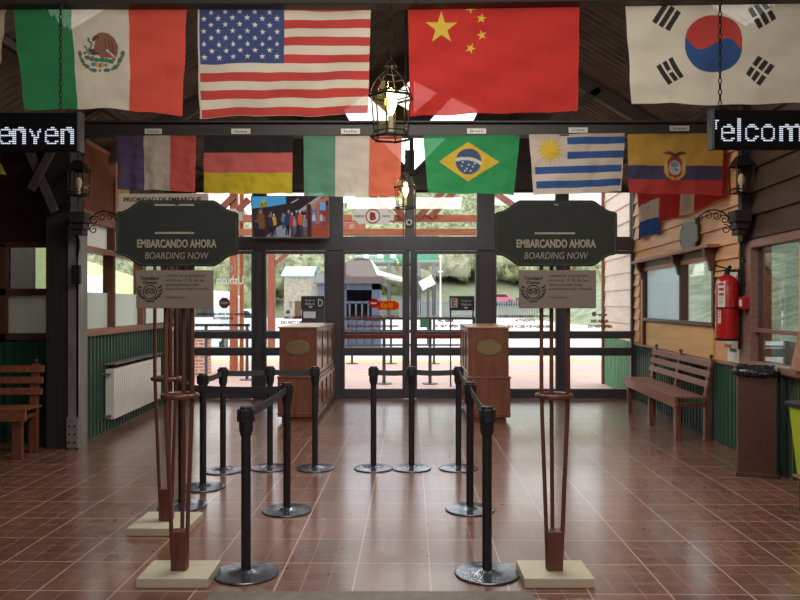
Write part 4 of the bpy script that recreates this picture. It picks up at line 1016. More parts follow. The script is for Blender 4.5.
def boarding_stand(label, x, y, lines, bw, bd):
    h = thing('sign_stand', label, 'sign stand', (x, y, 0))
    stand_base(h, bw, bd, .055)
    stand_poles(h, .06, 1.9, ((-.078, -.02), (.0, .075), (.078, -.02)))
    w, hh = .712, .385; cz = 2.032; yf = -.06
    b_ = MB().prism(ogee(w, hh), yf, yf + .018).build('board', M['sign'], h, loc=(0, 0, cz))
    ol = ogee(w - .024, hh - .024); MB().tube([(a, yf - .001, c) for a, c in ol], .0016, 4, closed=True).build('outline', M['signline'], b_)
    k = .00587
    letters('lettering', M['signtext'], b_, [dict(s='EMBARCANDO AHORA', cx=0, cz=-.06, w=.462, h=.049, bold=.03), dict(s='BOARDING NOW', cx=0, cz=-.13, w=.37, h=.039, bold=-.004, shear=.15)], yf - .003)
    for (a, c, z) in lines: MB().box(a, c, yf - .002, yf, z - .0055, z + .0055).build('rule_line', M['signtext'], b_)
    MB().box(-.012, .012, yf - .002, yf, hh / 2 - .03, hh / 2 - .022).build('small_mark', M['signtext'], b_)
    # small award panel
    yf = -.105
    pn = MB().box(-.222, .222, yf, yf + .012, 1.595, 1.815).build('award_panel', M['greige'], h, bevel=.002)
    for s_ in (-1, 1): MB().cyl((s_ * .078, yf + .01, 1.76), (s_ * .078, -.02, 1.76), .006, n=8).build('standoff', M['iron'], pn)
    letters('award_lettering', M['ink'], pn, [dict(s="Travellers'", cx=-.142, cz=1.77, w=.11, h=.021, bold=.02), dict(s='Choice', cx=-.142, cz=1.745, w=.078, h=.018, bold=.02), dict(s='2023', cx=-.142, cz=1.637, w=.05, h=.013, bold=.03)], yf - .002)
    lg = owl_logo(-.142, 1.69, .062); lg.v = [(a, b2 + yf - .002, c) for a, b2, c in lg.v]; lg.build('award_logo', M['ink'], pn)
    letters('award_text', M['panelink'], pn, [dict(s='Usted se encuentra', cx=0, left=-.05, cz=1.785, w=.225, h=.016), dict(s='entre el 10 % de las', cx=0, left=-.05, cz=1.759, w=.222, h=.016),
            dict(s='atracciones más', cx=0, left=-.05, cz=1.733, w=.19, h=.016), dict(s='populares del mundo.', cx=0, left=-.05, cz=1.707, w=.25, h=.017), dict(s='Felicitaciones a', cx=0, left=-.05, cz=1.66, w=.115, h=.010),], yf - .002)
    return h
YS = 4.43
xs = PX(180, YS)
boarding_stand('front left boarding sign stand, its green board crossed by two pale lines', xs, YS, [(-.13, .10, .165), (-.128, .10, .002)], .41, .31)
boarding_stand('boarding sign stand on the right with one pale line on its board', PX(554, YS), YS, [(-.125, .11, .0)], .40, .31)
YS2 = 5.44
h = thing('sign_stand', 'rear left sign stand with beige priority boarding board', 'sign stand', (PX(166.5, YS2), YS2, 0), rz=R(-2))
stand_base(h, .42, .42, .055); stand_poles(h, .06, 2.2, ((-.078, -.02), (.0, .075), (.078, -.02)))
b_ = MB().box(-.325, .325, -.07, -.055, 2.0, 2.41).build('board', noise_mat('beige_board', (196, 182, 166), (204, 190, 174), rough=.55, scale=5), h, bevel=.003)
letters('lettering', M['ink'], b_, [dict(s='PRIORIDAD DE EMBARQUE', cx=0, left=-.285, cz=2.366, w=.56, h=.036, bold=.025), dict(s='PARA PASAJEROS', cx=0, left=-.225, cz=2.312, w=.38, h=.036, bold=.025),], -.072)

# ================================================================== STANCHIONS
ST = {'A': (246, 4.5), 'B': (287, 5.87), 'C': (223, 7.28), 'D': (270, 7.4), 'E': (315, 7.38), 'F': (203, 6.62), 'G': (182, 6.0), 'H': (373.5, 7.38), 'I': (411.5, 7.38), 'J': (458.5, 7.38), 'K': (470, 5.9), 'L': (487, 4.5)}
SL = {'A': 'black belt stanchion nearest the camera on the left, beside the sign stand', 'B': 'black belt stanchion between the nearest left one and the back left row',
      'C': 'black belt stanchion at the left end of the back left row', 'D': 'middle black belt stanchion of the back left row',
      'E': 'black belt stanchion at the right end of the back left row before the counter', 'F': 'black belt stanchion just right of the rear left sign stand',
      'G': 'black belt stanchion mostly hidden behind the left sign stand poles', 'H': 'black belt stanchion at the left end of the centre row',
      'I': 'middle black belt stanchion of the centre row', 'J': 'black belt stanchion at the right end of the centre row before the counter',
      'K': 'black belt stanchion half hidden behind the nearest right one', 'L': 'black belt stanchion nearest the camera on the right'}
belts = {'B': ['A', 'G'], 'D': ['C'], 'E': ['D'], 'F': ['C'], 'I': ['H'], 'J': ['I'], 'K': ['J'], 'L': ['K']}
def stanchion_proto():
    h = thing('belt_stanchion', '', 'stanchion')
    MB().lathe([(.188, 0), (.191, .006), (.188, .012), (.12, .017), (.07, .020), (.05, .028), (.034, .034)], n=48).build('base', M['basesteel'], h, smooth=40)
    MB().lathe([(.192, 0), (.195, .004), (.193, .008), (.18, .009)], n=48).build('base_rim', M['black'], h, smooth=40)
    MB().lathe([(.029, .03), (.029, .86)], n=20).build('post', M['black'], h, smooth=40)
    b_ = MB(); b_.lathe([(.034, .83), (.043, .87), (.043, .975), (.040, .985), (.038, 1.0)], n=8)
    b_.box(-.05, .05, -.022, .022, .915, .99).box(-.022, .022, -.05, .05, .915, .99)
    b_.build('belt_head', M['black'], h, bevel=.003)
    MB().lathe([(.039, 1.0), (.036, 1.006), (.01, 1.008)], n=20).build('cap', M['black'], h, smooth=40)
    return h
proto = stanchion_proto(); first = True
SO = {}
for k, (px, Y) in ST.items():
    o = proto if first else copy_tree(proto); first = False
    o.location = (PX(px, Y), Y, 0); o['label'] = SL[k]; o['group'] = 'belt stanchions in the queue lanes'; SO[k] = o
for k, ts in belts.items():
    for t_ in ts:
        a = SO[k].location; b2 = SO[t_].location; d = Vector(b2) - Vector(a); L = d.length; d.normalize(); nrm = Vector((-d.y, d.x, 0))
        m_ = MB(); n = 12
        for i in range(n + 1):
            t = .045 / L + (1 - .09 / L) * i / n; c = d * L * t; sg = -.012 * math.sin(math.pi * t)
            for z in (.925, .977):
                for s_ in (-1, 1): m_.v.append(tuple(c + nrm * .0025 * s_ + Vector((0, 0, z + sg))))
        for i in range(n):
            q = i * 4
            for u, v in ((0, 1), (1, 3), (3, 2), (2, 0)): m_.f.append((q + u, q + v, q + 4 + v, q + 4 + u))
        m_.f += [(0, 2, 3, 1), (4 * n, 4 * n + 1, 4 * n + 3, 4 * n + 2)]
        m_.build('belt', M['belt'], SO[k])

# ================================================================== COUNTERS
def counter(label, x, y, w, d, s, rz):
    """s = +1: panelled side faces +x"""
    h = thing('ticket_counter', label, 'counter', (x, y, 0), rz)
    H = 1.285
    MB().box(-w / 2 + .03, w / 2 - .03, .03, d, 0, .09).build('plinth', M['counterpanel'], h, bevel=.004)
    MB().box(-w / 2, w / 2, 0, d, .6, H).box(-w / 2 - .02, w / 2 + .02, -.015, d + .01, .07, .6).build('body', M['counter'], h, bevel=.005)
    MB().box(-w / 2 - .03, w / 2 + .03, -.025, d + .01, .6, .625).box(-w / 2 - .03, w / 2 + .03, -.025, d + .01, .105, .125).build('moulding', M['counter'], h, bevel=.006)
    t = MB().box(-w / 2 - .02, w / 2 + .02, -.02, d + .02, H, H + .022).build('counter_top', M['countertop'], h, bevel=.006)
    # raised crest on the front
    MB().prism([(-.14, 1.16), (-.1, 1.165), (-.07, 1.2), (0, 1.235), (.07, 1.2), (.1, 1.165), (.14, 1.16), (0, 1.155)], -.008, 0).build('crest', M['counterpanel'], h, bevel=.002)
    el = [(.172 * math.cos(2 * math.pi * k / 32), .105 * math.sin(2 * math.pi * k / 32)) for k in range(32)]
    pl = MB().prism(el, -.012, .0).build('oval_plaque', M['plaque'], h, loc=(0, 0, 1.02), bevel=.003)
    MB().tube([(a * .93, -.0125, c * .9) for a, c in el], .002, 4, closed=True).build('plaque_line', M['counterpanel'], pl)
    # panels on the aisle side
    n = 4; fr = MB(); xs_ = s * (w / 2 + .0); xo = s * (w / 2 + .02)
    for k in range(n + 1):
        yy = .04 + (d - .08) * k / n
        fr.box(xo, xo + s * .016, yy - .03, yy + .03, .14, .58)
    fr.box(xo, xo + s * .016, 0, d, .14, .2).box(xo, xo + s * .016, 0, d, .52, .58)
    m2 = 3
    for k in range(m2 + 1):
        yy = .04 + (d - .08) * k / m2
        fr.box(xs_, xs_ + s * .014, yy - .03, yy + .03, .64, 1.28)
    fr.box(xs_, xs_ + s * .014, 0, d, .64, .69).box(xs_, xs_ + s * .014, 0, d, 1.22, 1.28)
    fr.build('side_panelling', M['counter'], h, bevel=.004)
    return h
counter('tall red brown wooden counter with oval plaque left of the centre doors', PX(297.5, 10.3) , 10.3, .505, 2.2, 1, R(-.9))
counter('tall red brown wooden counter with oval plaque right of the centre doors', PX(489, 10.25), 10.25, .54, 1.75, -1, R(-.9))

# ================================================================== BENCHES
def bench_proto():
    """local x = along the bench, front at -y"""
    h = thing('slatted_bench', '', 'bench'); L = 2.34; D = .38
    for x in (.05, L / 2, L - .05):
        MB().box(x - .05, x + .05, -.02, .04, 0, .44).build('leg', M['benchx'], h, bevel=.004)
        g = MB(); g.add([(x - .045, D - .06, 0), (x + .045, D - .06, 0), (x + .045, D, 0), (x - .045, D, 0), (x - .045, D - .06, .5), (x + .045, D - .06, .5), (x + .045, D, .5), (x - .045, D, .5),
                         (x - .045, D + .005, .965), (x + .045, D + .005, .965), (x + .045, D + .045, .965), (x - .045, D + .045, .965)],
                        [(0, 3, 2, 1), (0, 1, 5, 4), (1, 2, 6, 5), (2, 3, 7, 6), (3, 0, 4, 7), (4, 5, 9, 8), (5, 6, 10, 9), (6, 7, 11, 10), (7, 4, 8, 11), (8, 9, 10, 11)])
        l = g.build('leg', M['benchx'], h, bevel=.004)
        MB().lathe([(.018, 0), (.012, .01), (.024, .03), (.022, .045), (.004, .058)], (x, D + .025, .965), 14).build('finial', M['brownframe'], l, smooth=50)
        MB().box(x - .035, x + .035, -.01, D, .40, .445).build('cross_bearer', M['benchx'], h, bevel=.003)
    MB().box(-.06, L + .06, -.055, -.02, .40, .505).build('apron', M['bench'], h, bevel=.004)
    n = 6
    for k in range(n):
        y0 = -.05 + k * (D + .0) / n
        MB().box(-.06, L + .06, y0, y0 + .038, .508, .53).build('seat_slat', M['bench'], h, bevel=.004)
    for z in (.64, .76, .88):
        yy = D - .06 + (z - .5) * .16
        m_ = MB().cbox((L / 2, yy - .005, z + .03), (L + .1, .025, .075), Matrix.Rotation(R(-9), 3, 'X')); m_.build('back_slat', M['bench'], h, bevel=.004)
    return h
b1 = bench_proto(); b1['label'] = 'slatted brown wooden bench along the right green wainscot'; b1['group'] = 'slatted wooden benches'
# right bench: x local -> +Y ... front faces the room (-X); run from near to far
b1.location = (3.405, 11.2, 0); b1.rotation_euler = (0, 0, R(-90 - 3.0))
b2_ = copy_tree(b1); b2_['label'] = 'dim slatted wooden bench behind the left corner post'
b2_.location = (-6.28, 7.82, 0); b2_.rotation_euler = (0, 0, 0)

# ================================================================== RADIATOR
h = thing('radiator', 'long white ribbed radiator on the left green wainscot', 'radiator', LW0 + Vector((0, 0, 0)))
h.rotation_euler = LROT
u0, u1 = lu(11.55), lu(9.45); n = 27; fw = (u1 - u0) / n
g = MB()
for k in range(n):
    a = u0 + k * fw
    g.box(a + .006, a + fw - .006, .125, .14, .17, .76); g.box(a + fw * .35, a + fw * .65, .05, .13, .17, .78)
    g.box(a + .004, a + fw - .004, .05, .135, .76, .80)
g.cyl((u0, .09, .21), (u1, .09, .21), .02, n=10).cyl((u0, .09, .74), (u1, .09, .74), .02, n=10)
g.build('fins', M['white'], h, bevel=.003)
g = MB().box(u1 - .004, u1 + .012, .03, .14, .17, .8); g.build('end_plate', M['white'], h, bevel=.004)
MB().box(u0, u1, .0, .16, .85, .865).build('shelf', M['radshelf'], h, bevel=.003)
for u in (u0 + .3, (u0 + u1) / 2, u1 - .3): MB().box(u - .015, u + .015, 0, .06, .2, .85).build('wall_bracket', M['radshelf'], h)
g = MB().cyl((u1 + .0, .09, .74), (u1 + .07, .09, .74), .014, n=10).cyl((u1 + .06, .09, .74), (u1 + .06, .0, .74), .012, n=10).cyl((u1, .09, .21), (u1 + .04, .09, .21), .02, n=10).cyl((u1 + .03, .09, .21), (u1 + .03, 0, .21), .012, n=10); g.build('valve', M['steel'], h, smooth=50)

# ================================================================== RIGHT WALL ITEMS
# octagonal plaque on the siding
def on_right(name, label, cat, Y, z=0): 
    h = thing(name, label, cat, RW0 + Vector((RW(Y) - RW0.x, Y, z))); h.rotation_euler = RROT; return h
Yp = 9.7
h = on_right('wall_plaque', 'grey green octagonal plaque on the orange timber siding', 'plaque', 9.72, 2.51)
w_, hh = .36, .2; 
poly = [(-w_, -hh + .1), (-w_ + .07, -hh + .08), (-w_ + .1, -hh), (w_ - .1, -hh), (w_ - .07, -hh + .08), (w_, -hh + .1), (w_, hh - .1), (w_ - .07, hh - .08), (w_ - .1, hh), (-w_ + .1, hh), (-w_ + .07, hh - .08), (-w_, hh - .1)]
MB().prism(poly, .045, .07).build('board', noise_mat('plaque_green', (92, 104, 94), (120, 130, 118), rough=.5, scale=6), h, bevel=.003)
MB().tube([(a * .92, .072, c * .9) for a, c in poly], .005, 4, closed=True).build('outline', M['whitepaint'], h)
# sticker
h = on_right('paper_sticker', 'tiny white sticker on the siding left of the octagonal plaque', 'sticker', 11.35, 2.68)
MB().box(-.09, .09, .037, .04, -.03, .04).build('paper', M['whitepaint'], h)
# extinguisher
YX = 8.03; xx = PX(727, YX); zb = PZ(340, YX)
h = thing('fire_extinguisher', 'large red fire extinguisher on the right wall above the bench end', 'fire extinguisher', (xx, YX, zb))
MB().lathe([(.10, 0), (.113, .012), (.116, .05), (.116, .56), (.11, .62), (.085, .665), (.045, .69), (.03, .70)], n=32).build('cylinder', M['redpaint'], h, smooth=40)
MB().lathe([(.118, -.006), (.12, .0), (.12, .018), (.117, .02)], n=32).build('foot_ring', M['iron'], h, smooth=40)
MB().lathe([(.1175, .335), (.119, .338), (.119, .35), (.1175, .353)], n=32).build('strap', M['iron'], h, smooth=40)
g = MB().cyl((0, 0, .69), (0, 0, .76), .026, n=14).beam((-.02, 0, .77), (-.15, -.02, .80), .022, .014).beam((-.02, 0, .745), (-.13, -.02, .73), .022, .012).cyl((.0, 0, .75), (.04, 0, .79), .02, n=10)
g.build('valve_handle', M['iron'], h, bevel=.002)
g = MB().tube([(.03, 0, .74), (.11, -.03, .74), (.135, -.03, .66), (.13, -.03, .5), (.13, -.02, .3)], .014, 8); g.build('hose', M['iron'], h, smooth=60)
p = Paint(40, 100, 40, 120, (216, 210, 204))
for a, c, y0, y1 in ((6, 34, 4, 14), (6, 34, 22, 34), (6, 34, 42, 52)): p.rect(a, y0, a + 28, y1, (176, 52, 52))
for k in range(6): p.rect(6, 58 + k * 5, 34 - (k % 3) * 5, 60 + k * 5, (120, 110, 110))
a0, a1 = R(198), R(238); An = a0 + (a1 - a0) * p.u / p.w
o = grid_mesh('label', p, np.stack([.1175 * np.cos(An), .1175 * np.sin(An), .62 - .28 * p.v / p.h], -1), M['print']); o.parent = h
o = grid_mesh('label', p, np.stack([.1175 * np.cos(a0 + R(18) * p.u / p.w), .1175 * np.sin(a0 + R(18) * p.u / p.w), .32 - .14 * p.v / p.h], -1), M['print']); o.parent = h
MB().box(.05, .13, .02, .1, .3, .36).build('wall_hook', M['iron'], h)
# striped backing board
h = on_right('backing_board', 'red and white striped board behind the fire extinguisher', 'board', 8.28, PZ(348, 8.28))
p = Paint(44, 90, 60, 120, (206, 200, 192))
for k in range(-6, 8, 2): p.poly([(0, k * 22), (44, k * 22 - 40), (44, k * 22 - 18), (0, k * 22 + 22)], (186, 44, 42))
p.rect(6, 60, 34, 86, (214, 208, 196))
Hh = .86
o = grid_mesh('printed_face', p, np.stack([.2 - .4 * p.u / p.w, np.full_like(p.u, .058), Hh - Hh * p.v / p.h], -1), M['print']); o.parent = h
MB().box(-.21, .21, .036, .056, 0, Hh + .01).build('board', M['brownframe'], h, bevel=.003)
h = on_right('wall_notice', 'small white notice below the red and white striped board', 'notice', 8.27, PZ(362, 8.27))
MB().box(-.17, .17, .031, .037, .0, .2).build('paper', M['whitepaint'], h)
MB().box(-.1, .1, .037, .039, .11, .16).build('picture_mark', M['panelink'], h)
# alarm box
h = on_right('alarm_box', 'small red alarm box on the conduit right of the extinguisher', 'alarm box', 7.84, PZ(309, 7.93))
MB().box(-.06, .06, .03, .12, 0, .13).build('case', M['redpaint'], h, bevel=.006)
MB().box(-.035, .035, .12, .124, .03, .1).build('face_plate', M['whitepaint'], h)
h = on_right('conduit_pipe', 'black vertical conduit pipe above the red alarm box', 'pipe', 8.0, PZ(296, 8.0))
MB().cyl((0, .055, 0), (0, .055, .64), .016, n=10).cyl((-.05, .05, .02), (-.05, .05, .64), .01, n=8).build('pipe', M['iron'], h, smooth=50)
for z in (.12, .36, .56): MB().box(-.07, .03, .03, .06, z, z + .02).build('clip', M['iron'], h)

# brown bin with bag
Yb = 7.13; h = thing('litter_bin', 'tall dark brown square bin topped with a black bag', 'bin', (PX(756, 7.15), 7.15, 0), rz=R(-22))
MB().box(-.165, .165, -.15, .15, .03, .965).build('body', M['binbrown'], h, bevel=.006)
MB().box(-.18, .18, -.165, .165, 0, .04).build('plinth', M['brownframe'], h, bevel=.005)
g = MB(); n = 40; rng = random.Random(3)
rows = [(.19, .93), (.235, .95), (.25, .98), (.225, 1.01), (.19, 1.03), (.15, 1.01), (.1, .96)]
base = []
for (r_, z) in rows:
    for k in range(n):
        a = 2 * math.pi * k / n; q = 1 / max(abs(math.cos(a)), abs(math.sin(a))); q = 1 + (q - 1) * .6
        j = rng.uniform(-.013, .013); rr_ = r_ * .84 * q + j; g.v.append((rr_ * math.cos(a), rr_ * math.sin(a), z + rng.uniform(-.012, .012)))
for i in range(len(rows) - 1):
    for k in range(n): q = (k + 1) % n; g.f.append((i * n + k, i * n + q, (i + 1) * n + q, (i + 1) * n + k))
g.f.append(tuple((len(rows) - 1) * n + k for k in range(n)))
g.build('bag', M['bag'], h, smooth=80)
# lime bin on dark stand at the right edge
Yg = 5.75; h = thing('lime_bin', 'lime green tapered bin with black rim at the right edge', 'bin', (PX(789, Yg) + .31, Yg, 0), rz=R(4))
zt = PZ(405, Yg)
g = MB(); g.add([(-.17, -.15, .28), (.2, -.15, .28), (.2, .15, .28), (-.17, .15, .28), (-.215, -.19, zt - .02), (.24, -.19, zt - .02), (.24, .19, zt - .02), (-.215, .19, zt - .02)],
                [(0, 3, 2, 1), (0, 1, 5, 4), (1, 2, 6, 5), (2, 3, 7, 6), (3, 0, 4, 7), (4, 5, 6, 7)])
g.build('bucket', M['lime'], h, bevel=.015)
MB().box(-.235, .26, -.21, .21, zt - .03, zt + .012).build('rim', M['black'], h, bevel=.012)
MB().box(-.19, .22, -.18, .17, .262, .282).build('shelf', M['trimwood'], h, bevel=.004)
for x in (-.12, .19):
    for y in (-.14, .13): MB().box(x - .025, x + .025, y - .025, y + .025, 0, .262).build('leg', M['brownframe'], h, bevel=.003)
# small wood chalk board leaning by window 9
h = thing('wooden_box', 'brown wooden box on the sill at the right edge of the photo', 'box', (RW(6.5) - .07, 6.55, 1.035)); 
MB().add([(-.07, -.12, 0), (.04, -.12, 0), (.04, .1, 0), (-.07, .1, 0), (.0, -.12, .33), (.04, -.12, .33), (.04, .1, .33), (.0, .1, .33)], [(0, 3, 2, 1), (0, 1, 5, 4), (1, 2, 6, 5), (2, 3, 7, 6), (3, 0, 4, 7), (4, 5, 6, 7)]).build('case', M['trimwood'], h, bevel=.006)

# small things: security camera over doors, horn speaker on left post
h = thing('door_sensor', 'small round white door sensor above the centre doors', 'sensor', (X(409), YE - .04, Z(223)))
MB().lathe([(.055, 0), (.055, .05), (.03, .07)], n=20).build('housing', M['white'], h, smooth=50)
h.rotation_euler = (R(90), 0, 0); MB().lathe([(.028, .07), (.026, .075), (.004, .078)], n=16).build('lens', M['black'], h, smooth=50)
h = thing('wall_speaker', 'small dark box speaker on the frame column beside the right timber wall', 'speaker', (X(640), YE - .06, Z(225)))
MB().box(-.1, .1, -.14, 0, 0, .24).build('case', M['iron'], h, bevel=.01); MB().box(-.085, .085, -.145, -.14, .015, .225).build('grille', M['black'], h)
h = thing('wall_box', 'small dark switch box with cable on the left steel channel', 'switch box', P(75.5, 284, 8.3))
MB().box(-.045, .045, 0, .055, 0, .21).build('case', M['iron'], h, bevel=.005); MB().tube([(.01, .02, .21), (.02, .015, .3), (.035, .02, .42), (.03, .02, .5)], .008, 6).build('cable', M['iron'], h, smooth=60)
h = thing('wall_bell', 'small brass yellow bell shaped lamp at the far left', 'lamp', P(0, 175, 8.0)); 
MB().lathe([(.07, 0), (.055, .03), (.03, .08), (.012, .12)], n=20).build('shade', noise_mat('brass', (150, 140, 40), (170, 158, 54), rough=.35, metal=.5), h, smooth=50)
MB().cyl((0, 0, .11), (0, 0, 2.05), .004, n=6).build('cord', M['iron'], h)

# ================================================================== TV
h = thing('television', 'wall television above the left doors showing a crowd beside a train', 'television', (PX(291, 12.5), 12.45, PZ(217.5, 12.5)))
h.rotation_euler = (R(10), 0, R(0))
tw, th = 78 * 12.45 / F, 42 * 12.45 / F
MB().box(-tw / 2, tw / 2, 0, .05, -th / 2, th / 2).build('case', M['black'], h, bevel=.006)
g = MB(); e = .018
for q in ((-tw / 2, -tw / 2 + e, -th / 2, th / 2), (tw / 2 - e, tw / 2, -th / 2, th / 2), (-tw / 2, tw / 2, -th / 2, -th / 2 + e)): g.box(q[0], q[1], -.006, .0, q[2], q[3])
g.build('bezel', M['steel'], h)
p = Paint(675, 325, 340, 170, (46, 36, 42))
p.rect(0, 0, 300, 100, (84, 170, 226)); p.ell(100, 70, 36, 30, (150, 156, 60)); p.ell(104, 40, 20, 22, (176, 180, 84)); p.ell(90, 60, 8, 9, (90, 100, 50)); p.ell(118, 55, 7, 10, (90, 100, 50))
p.poly([(0, 95), (150, 82), (300, 58), (420, 8), (520, 0), (676, 0), (676, 326), (0, 326)], (56, 44, 50))
for k in range(7): p.line((0, 112 + k * 20), (300 - k * 8, 82 + k * 20), 3, (70, 56, 60))
p.poly([(110, 326), (185, 262), (240, 232), (330, 220), (345, 326)], (150, 150, 158)); p.poly([(110, 326), (150, 290), (215, 300), (220, 326)], (126, 126, 134))
p.line((345, 52), (412, 20), 7, (204, 204, 204)); p.poly([(400, 118), (590, -2), (630, -2), (480, 112)], (176, 178, 186)); p.poly([(440, 122), (640, 5), (676, 5), (676, 30), (500, 126)], (120, 116, 124))
p.rect(480, 70, 676, 326, (150, 66, 56)); p.rect(530, 60, 600, 215, (112, 126, 156)); p.rect(488, 60, 520, 326, (70, 46, 50)); p.rect(572, 50, 590, 220, (206, 104, 80)); p.rect(600, 45, 650, 110, (120, 178, 226)); p.ell(545, 80, 22, 26, (190, 150, 90))
p.poly([(530, 222), (676, 215), (676, 326), (530, 326)], (176, 80, 60)); p.poly([(560, 40), (676, -6), (676, 24), (560, 66)], (222, 116, 84)); p.line((530, 262), (676, 258), 4, (140, 60, 50))
def guy(x, y, s_, top, bot, hat=(180, 150, 130), lean=0):
    q = lambda a, b: (x + a * s_ + lean * b * s_ * .1, y + b * s_)
    p.poly([q(-10, 70), q(12, 70), q(16, 110), q(13, 165), q(3, 165), q(1, 118), q(-4, 165), q(-14, 165), q(-12, 110)], bot)
    p.poly([q(-6, 10), q(8, 10), q(20, 22), q(24, 60), q(17, 84), q(-16, 84), q(-24, 58), q(-19, 20)], top)
    p.line(q(-19, 24), q(-24, 74), 7 * s_, tuple(int(c * .75) for c in top)); p.line(q(18, 24), q(23, 74), 7 * s_, tuple(int(c * .75) for c in top))
    p.ell(x, y + 2 * s_, 8.5 * s_, 11 * s_, (166, 132, 112)); p.ell(x, y - 5 * s_, 9 * s_, 7 * s_, hat)
for a in ((165, 130, .62, (120, 110, 120), (50, 46, 56)), (190, 150, .95, (210, 160, 66), (44, 42, 52), (210, 200, 190)), (150, 150, 1.05, (56, 52, 66), (36, 34, 44), (120, 90, 80), 1), (272, 142, .72, (110, 140, 180), (66, 80, 110), (150, 160, 180)), (288, 150, .6, (90, 110, 150), (50, 60, 80)),
          (322, 122, 1.15, (46, 66, 104), (30, 36, 56), (220, 140, 120), -1), (350, 142, 1.1, (170, 66, 84), (90, 70, 84), (204, 200, 200)), (392, 122, .9, (90, 60, 76), (50, 46, 62), (210, 210, 210)), (372, 170, .8, (196, 130, 130), (110, 100, 110)),
          (422, 128, 1.2, (214, 100, 66), (74, 60, 72), (190, 196, 214), 1), (462, 160, 1.0, (150, 140, 140), (110, 96, 100), (200, 190, 190)), (545, 138, .7, (206, 206, 214), (110, 110, 130), (230, 230, 230)), (612, 138, .7, (196, 190, 200), (140, 90, 80), (120, 90, 80)), (640, 160, .5, (170, 120, 110), (110, 70, 60)),
          (72, 112, 1.75, (122, 84, 54), (36, 34, 42), (96, 84, 80)), (30, 190, .9, (54, 48, 54), (34, 32, 40), (60, 50, 50))): guy(*a)
o = grid_mesh('screen_picture', p, np.stack([-tw / 2 + e + (tw - 2 * e) * p.u / p.w, np.full_like(p.u, -.004), th / 2 - .008 - (th - e - .008) * p.v / p.h], -1), M['screen']); o.parent = h
MB().box(-.1, .1, .05, .34, -.05, .05).build('wall_mount', M['iron'], h)

# ================================================================== OUTDOORS
pave = noise_mat('platform_paving', (186, 150, 144), (200, 166, 160), rough=.7, scale=3)
conc = noise_mat('pale_concrete', (206, 204, 198), (222, 220, 214), rough=.8, scale=2)
struct(MB().box(-30, 30, YE + .15, 260, -.3, -.02).build('ground', conc), 'pale ground outside the doors')
o = MB().box(-9, 6, YE + .15, 21.2, -.02, 0).build('platform_floor', pave); struct(o)
yel = noise_mat('yellow_line_paint', (226, 186, 84), (234, 196, 98), rough=.7)
o = MB().box(-9, 6, 17.0, 17.18, 0, .003).box(-9, 6, 20.9, 21.15, 0, .003).box(-60, 6, 21.2, 22, -.018, -.016)
struct(o.build('trim_11', yel)); 
o = MB().add([(3.2, 26, -.017), (3.5, 26, -.017), (6.2, 20, -.017), (5.9, 20, -.017)], [(0, 1, 2, 3)]).build('trim_12', yel); struct(o)
grass = noise_mat('lawn', (98, 106, 78), (126, 130, 102), rough=.9, scale=1)
# hill terrain
hm = MB(); nx_, ny_ = 60, 30
def hz(x, y):
    t = max(0, (y - 90) / 110); return (30 * t ** 1.1 + 2.5 * math.sin(x * .045 + 1) * t + 1.0 * math.sin(x * .13 + y * .07) * t) * (1 + .25 * math.sin(x * .02 - .5))
for j in range(ny_ + 1):
    for i in range(nx_ + 1):
        x = -150 + 300 * i / nx_; y = 88 + 132 * j / ny_; hm.v.append((x, y, hz(x, y) - .05))
for j in range(ny_):
    for i in range(nx_): a = j * (nx_ + 1) + i; hm.f.append((a, a + 1, a + nx_ + 2, a + nx_ + 1))
struct(hm.build('hill', grass, smooth=80), 'green hillside behind the station')
# slopes to the left (seen through the side windows)
hl = MB()
for j in range(21):
    for i in range(11):
        y = -10 + 110 * j / 20; x = -20 - 60 * i / 10; hl.v.append((x, y, -.05 + (8.5 + 1.5 * math.sin(y * .1)) * (i / 10) ** .8 * 2))
for j in range(20):
    for i in range(10): a = j * 11 + i; hl.f.append((a, a + 1, a + 12, a + 11))
struct(hl.build('hill_side', noise_mat('bank_grass', (176, 192, 124), (202, 212, 156), rough=.9, scale=.6), smooth=80), 'grassy bank seen through the left windows')
hr = MB()
for j in range(21):
    for i in range(11):
        y = -10 + 110 * j / 20; x = 14 + 60 * i / 10; hr.v.append((x, y, -.05 + (8.5 + 1.5 * math.sin(y * .1)) * (i / 10) ** .8 * 2))
for j in range(20):
    for i in range(10): a = j * 11 + i; hr.f.append((a, a + 1, a + 12, a + 11))
struct(hr.build('hill_side_right', noise_mat('bank_bushes', (76, 88, 66), (150, 154, 122), rough=.9, scale=.9, detail=8), smooth=80), 'bushy bank seen through the right windows')
struct(MB().box(-26, -8.2, -5, 12.9, -.3, -.03).build('path', conc))
# forest
leafm = noise_mat('leaves_mixed', (72, 86, 60), (166, 168, 130), rough=.9, scale=1.1, detail=8, coords='Object', bump=.8, bumpd=.3)
leaf2 = noise_mat('leaves_pale', (84, 94, 64), (172, 170, 132), rough=.9, scale=1.6, detail=8, bump=.9, bumpd=.2)
ico_v, ico_f = None, None
def blob_data(n=2):
    import bmesh
    bm = bmesh.new(); bmesh.ops.create_icosphere(bm, subdivisions=n, radius=1); v = [tuple(q.co) for q in bm.verts]; f = [tuple(x.index for x in q.verts) for q in bm.faces]; bm.free(); return v, f
BV, BF = blob_data(2)
def blob(mb, c, r, rng, squash=1.0):
    ph = [rng.uniform(0, 6.28) for _ in range(3)]; vs = []
    for x, y, z in BV:
        k = 1 + .18 * math.sin(5 * x + ph[0]) + .15 * math.sin(6 * z + ph[1] + 3 * y) + rng.uniform(-.2, .2)
        vs.append((c[0] + x * r * k, c[1] + y * r * k, c[2] + z * r * k * squash))
    mb.add(vs, BF)
rng = random.Random(5); fm = MB()
